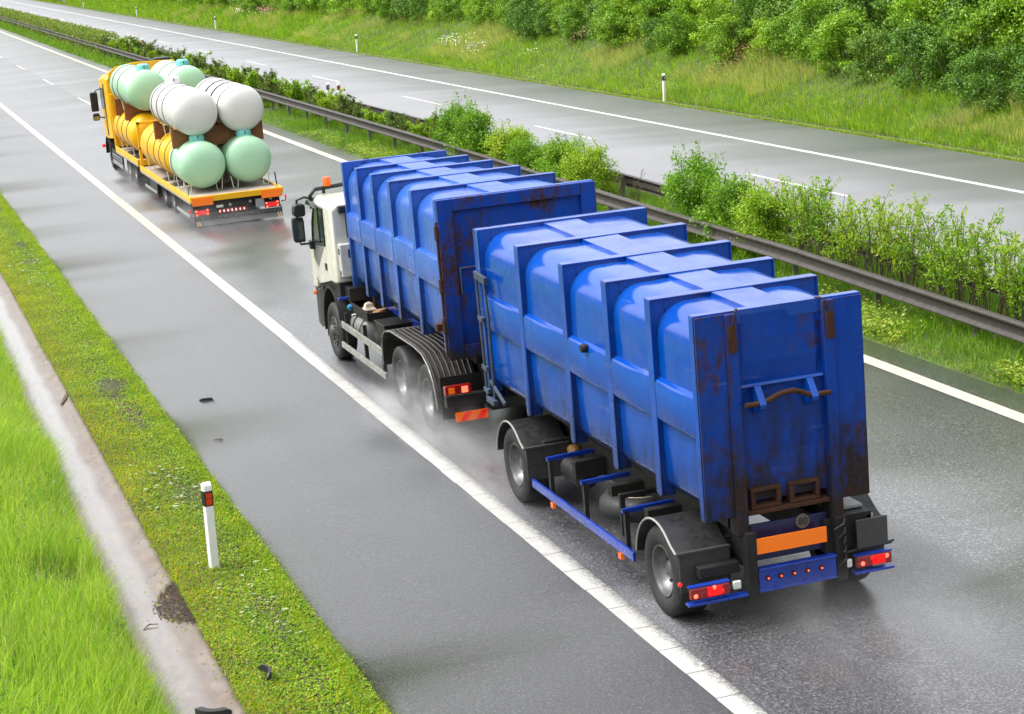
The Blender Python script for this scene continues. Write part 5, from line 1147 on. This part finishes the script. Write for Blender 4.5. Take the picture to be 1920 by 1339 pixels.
# ------------------------------------------------------------------ tanks
MINT = simple('mint_coating', (.34, .58, .38), .33, 0, .07, 1.2, .5, 0, .35); PALEW = simple('white_coating', (.62, .615, .59), .33, 0, .06, 1.2, .5, 0, .4); YTANK = simple('yellow_coating', (.70, .36, .002), .38, 0, .10, 1.5, .35, 0, .0)
AQUA = simple('aqua_plastic', (.16, .50, .48), .4, 0, .1); STRAP = simple('strap_webbing', (.03, .022, .022), .6, 0, .2); WIRE = simple('white_wire', (.62, .66, .58), .5, 0, .2)
BEAM = simple('brown_timber', (.20, .075, .022), .65, 0, .4, 6, .4, .1)
RT = .62
def tank(name, label, x, y0, y1, zc, shell, dome=None, domey=None, straps=(), feet=(), group=None, cap=.30):
    off = (x, (y0 + y1) / 2, zc - RT - .12); rt = root(name, label, 'tank', off, group)
    pf = [(y0 + cap * (1 - math.sin(a)), RT * math.cos(a) ** .75) for a in np.linspace(math.pi / 2, 0, 11)] + [(y1 - cap * (1 - math.sin(a)), RT * math.cos(a) ** .75) for a in np.linspace(0, math.pi / 2, 11)]
    b = MB(); b.lathe([(a, r) for a, r in pf], (x, 0, zc), 'y', 56); b.build('shell', shell, rt, off, smooth=60)
    if dome:
        d = MB(); d.lathe([(-.05, .20), (.08, .20), (.13, .185), (.165, .14), (.17, 0)], (x, domey, zc + RT), 'z', 24)
        do = d.build('valve_cover', dome, rt, off, .004)
        MB().box(x - .005, x + .02, domey - .205, domey - .195, zc + RT + .04, zc + RT + .12).build('slot', BLK, do, off)
    for s in straps:
        MB().lathe([(-.05, RT + .001), (-.048, RT + .008), (.048, RT + .008), (.05, RT + .001)], (x, s, zc), 'y', 56, -50, 230).build('strap', STRAP, rt, off)
    for fy in feet:
        for s in (-1, 1):
            a = R(-90 + s * 42); c = (x + RT * math.cos(a) * 1.0, zc + RT * math.sin(a)); q = MB()
            q.tube([(c[0] - s * .0 - .10, fy, c[1] + .06), (c[0] - .06, fy, zc - RT - .10), (c[0] + .06, fy, zc - RT - .10), (c[0] + .10, fy, c[1] + .06)], .013, 6)
            q.build('foot', WIRE, rt, off)
    return rt
xl, xr = CXY - .63, CXY + .63
zL, zU = .755 + .12 + RT, 2.86
GT = 'pressure tanks on the yellow vehicles'
tank('gas_tank', 'mint green tank end at lower left of the trailer tail', xl, 52.65, 54.9, zL, MINT, AQUA, 53.35, (54.25,), (53.05, 54.3), GT)
tank('gas_tank', 'mint green tank at lower right of the trailer tail', xr, 52.75, 55.0, zL, MINT, AQUA, 53.35, (), (53.05, 54.3), GT)
tank('gas_tank', 'yellow tank lying between the headboard and the lower left mint tank', xl, 55.0, 60.3, zL, YTANK, None, None, (55.35, 56.4, 57.4, 58.6), (55.9, 59.5), GT)
tank('gas_tank', 'yellow tank mostly hidden behind the lower right mint tank', xr, 55.1, 60.3, zL, YTANK, None, None, (55.5,), (55.9, 59.5), GT)
tank('gas_tank', 'white tank with white cover on the upper left of the trailer', xl, 52.95, 57.3, zU, PALEW, simple('white_cover', (.7, .7, .68), .4), 56.4, (54.75, 55.75, 56.7), (53.75, 55.6, 57.0), GT)
tank('gas_tank', 'white tank with pairs of brown straps on the upper right of the trailer', xr, 53.05, 57.6, zU - .03, PALEW, None, None, (53.42, 54.55, 54.68, 55.55, 55.68, 56.9), (53.9, 55.6, 57.0), GT)
tank('gas_tank', 'mint green tank with aqua cover on the upper left of the yellow truck', xl, 61.5, 65.9, zU + .10, MINT, AQUA, 62.0, (63.75, 65.0), (63.9, 65.2), GT)
tank('gas_tank', 'mint green tank with aqua cover on the upper right of the yellow truck', xr, 61.6, 66.0, zU + .10, MINT, AQUA, 62.3, (62.0, 63.9), (63.6, 65.2), GT)
tank('gas_tank', 'yellow tank at lower left on the yellow truck bed', xl, 61.7, 66.2, .86 + .12 + RT, YTANK, None, None, (62.9, 64.0, 65.1), (62.6, 65.3), GT)
tank('gas_tank', 'yellow tank at lower right on the yellow truck bed', xr, 61.7, 66.2, .86 + .12 + RT, YTANK, None, None, (63.5, 65.2), (62.6, 65.3), GT)
for y, z, lab in ((53.75, 2.06, 'brown timber cradle under the white tanks nearest the trailer tail'), (56.9, 2.06, 'brown timber cradle under the front ends of the white tanks'), (62.9, 2.20, 'brown timber cradle under the mint tanks nearest the truck tail'), (65.1, 2.20, 'brown timber cradle under the mint tanks next to the yellow cab')):
    off = (CXY, y, z); rt = root('timber_cradle', lab, 'timber beam', off, 'timber cradles between the tanks')
    q = MB(); pts = []
    for x in np.linspace(-1.22, 1.22, 41):
        lo = max([math.sqrt(max(0, (RT + .012) ** 2 - (x - c) ** 2)) for c in (-.63, .63)] + [0]) ; pts.append((x, lo))
    zc_ = zL if y < 60 else .86 + .12 + RT; zu_ = zU - .015 if y < 60 else zU + .10
    A = [(CXY + x, zc_ + max(l, .42)) for x, l in pts]; Bp = [(CXY + x, zu_ - max(l, .42)) for x, l in pts]
    Bp = [(x, max(b, a[1] + .02)) for (x, b), a in zip(Bp, A)]
    for k in (-.12, .05): q.loft([[(a[0], y + k, a[1]), (a[0], y + k + .07, a[1]), (b[0], y + k + .07, b[1]), (b[0], y + k, b[1])] for a, b in zip(A, Bp)])
    q.build('plank', BEAM, rt, off)

# ------------------------------------------------------------------ spray thrown up from the wet road
def spray(label, cx, y0, y1, w, h, dens, seed):
    m, nt, out = new_mat('spray_mist'); c = coords(nt, None, None, 'Generated')
    sx = N(nt, 'ShaderNodeSeparateXYZ'); L(nt, c, sx.inputs[0])
    cx_ = val(nt, val(nt, sx.outputs[0], 'SUBTRACT', .5), 'MULTIPLY', 2.); cy_ = val(nt, val(nt, sx.outputs[1], 'SUBTRACT', .5), 'MULTIPLY', 2.)
    r2 = val(nt, val(nt, val(nt, cx_, 'POWER', 2.), 'ADD', val(nt, cy_, 'POWER', 2.)), 'ADD', val(nt, sx.outputs[2], 'POWER', 2.))
    fall = val(nt, 1., 'SUBTRACT', r2, True)
    nz = ramp(nt, noise(nt, 1., 5, .65, coords(nt, (2.2, 1.1, 2.6), (seed, 0, 0))), [(.38, 0.), (.72, 1.)])
    v = N(nt, 'ShaderNodeVolumePrincipled'); v.inputs['Color'].default_value = (.96, .96, .97, 1); v.inputs['Anisotropy'].default_value = .25
    L(nt, val(nt, val(nt, val(nt, fall, 'POWER', 1.3), 'MULTIPLY', nz), 'MULTIPLY', dens), v.inputs['Density']); L(nt, v.outputs[0], out.inputs['Volume'])
    b = MB(); b.lathe([(0, 1.0), (.25, .97), (.5, .87), (.75, .66), (.92, .39), (1.0, .0)], (0, 0, 0), 'z', 20)
    b.add([(math.cos(k * .31416), math.sin(k * .31416), 0) for k in range(20)], [tuple(range(20))])
    o = b.build('tyre_spray', m, None, (0, 0, 0), 0, 0); yc = (y0 + y1) / 2
    o.scale = (w, (y1 - y0) / 2, h); o.location = (cx, yc, C1 * cx + .01); return tag(o, label, 'spray', None, 'stuff')
if SPRAY:
    spray('fine white spray around the rear wheels of the white cab truck', .35, 25.6, 30.2, .95, 1.0, 1.5, 1)
    spray('thin spray trailing past the front wheel of the blue trailer', .35, 22.8, 26.2, .9, .8, .6, 4)
    spray('spray and mist whirling behind the tail of the blue trailer', 1.6, 14.5, 18.8, 1.6, .75, .40, 7)
    spray('mist around the wheels of the yellow trailer', 1.6, 49, 58, 1.6, .8, .4, 9)
    spray('mist around the rear wheels of the yellow truck', 1.4, 60.2, 66, 1.4, .8, .4, 12)
if HAZE:
    m, nt, out = new_mat('haze_air'); v = N(nt, 'ShaderNodeVolumePrincipled'); v.inputs['Color'].default_value = (.93, .95, .97, 1); v.inputs['Density'].default_value = HAZE; v.inputs['Anisotropy'].default_value = 0
    L(nt, v.outputs[0], out.inputs['Volume'])
    hz_ = MB().box(-520, 620, -110, 3600, -2, 60).build('haze', m, None, (0, 0, 0), 0, 0); tag(hz_, 'thin rain haze over the motorway', 'haze', None, 'stuff')
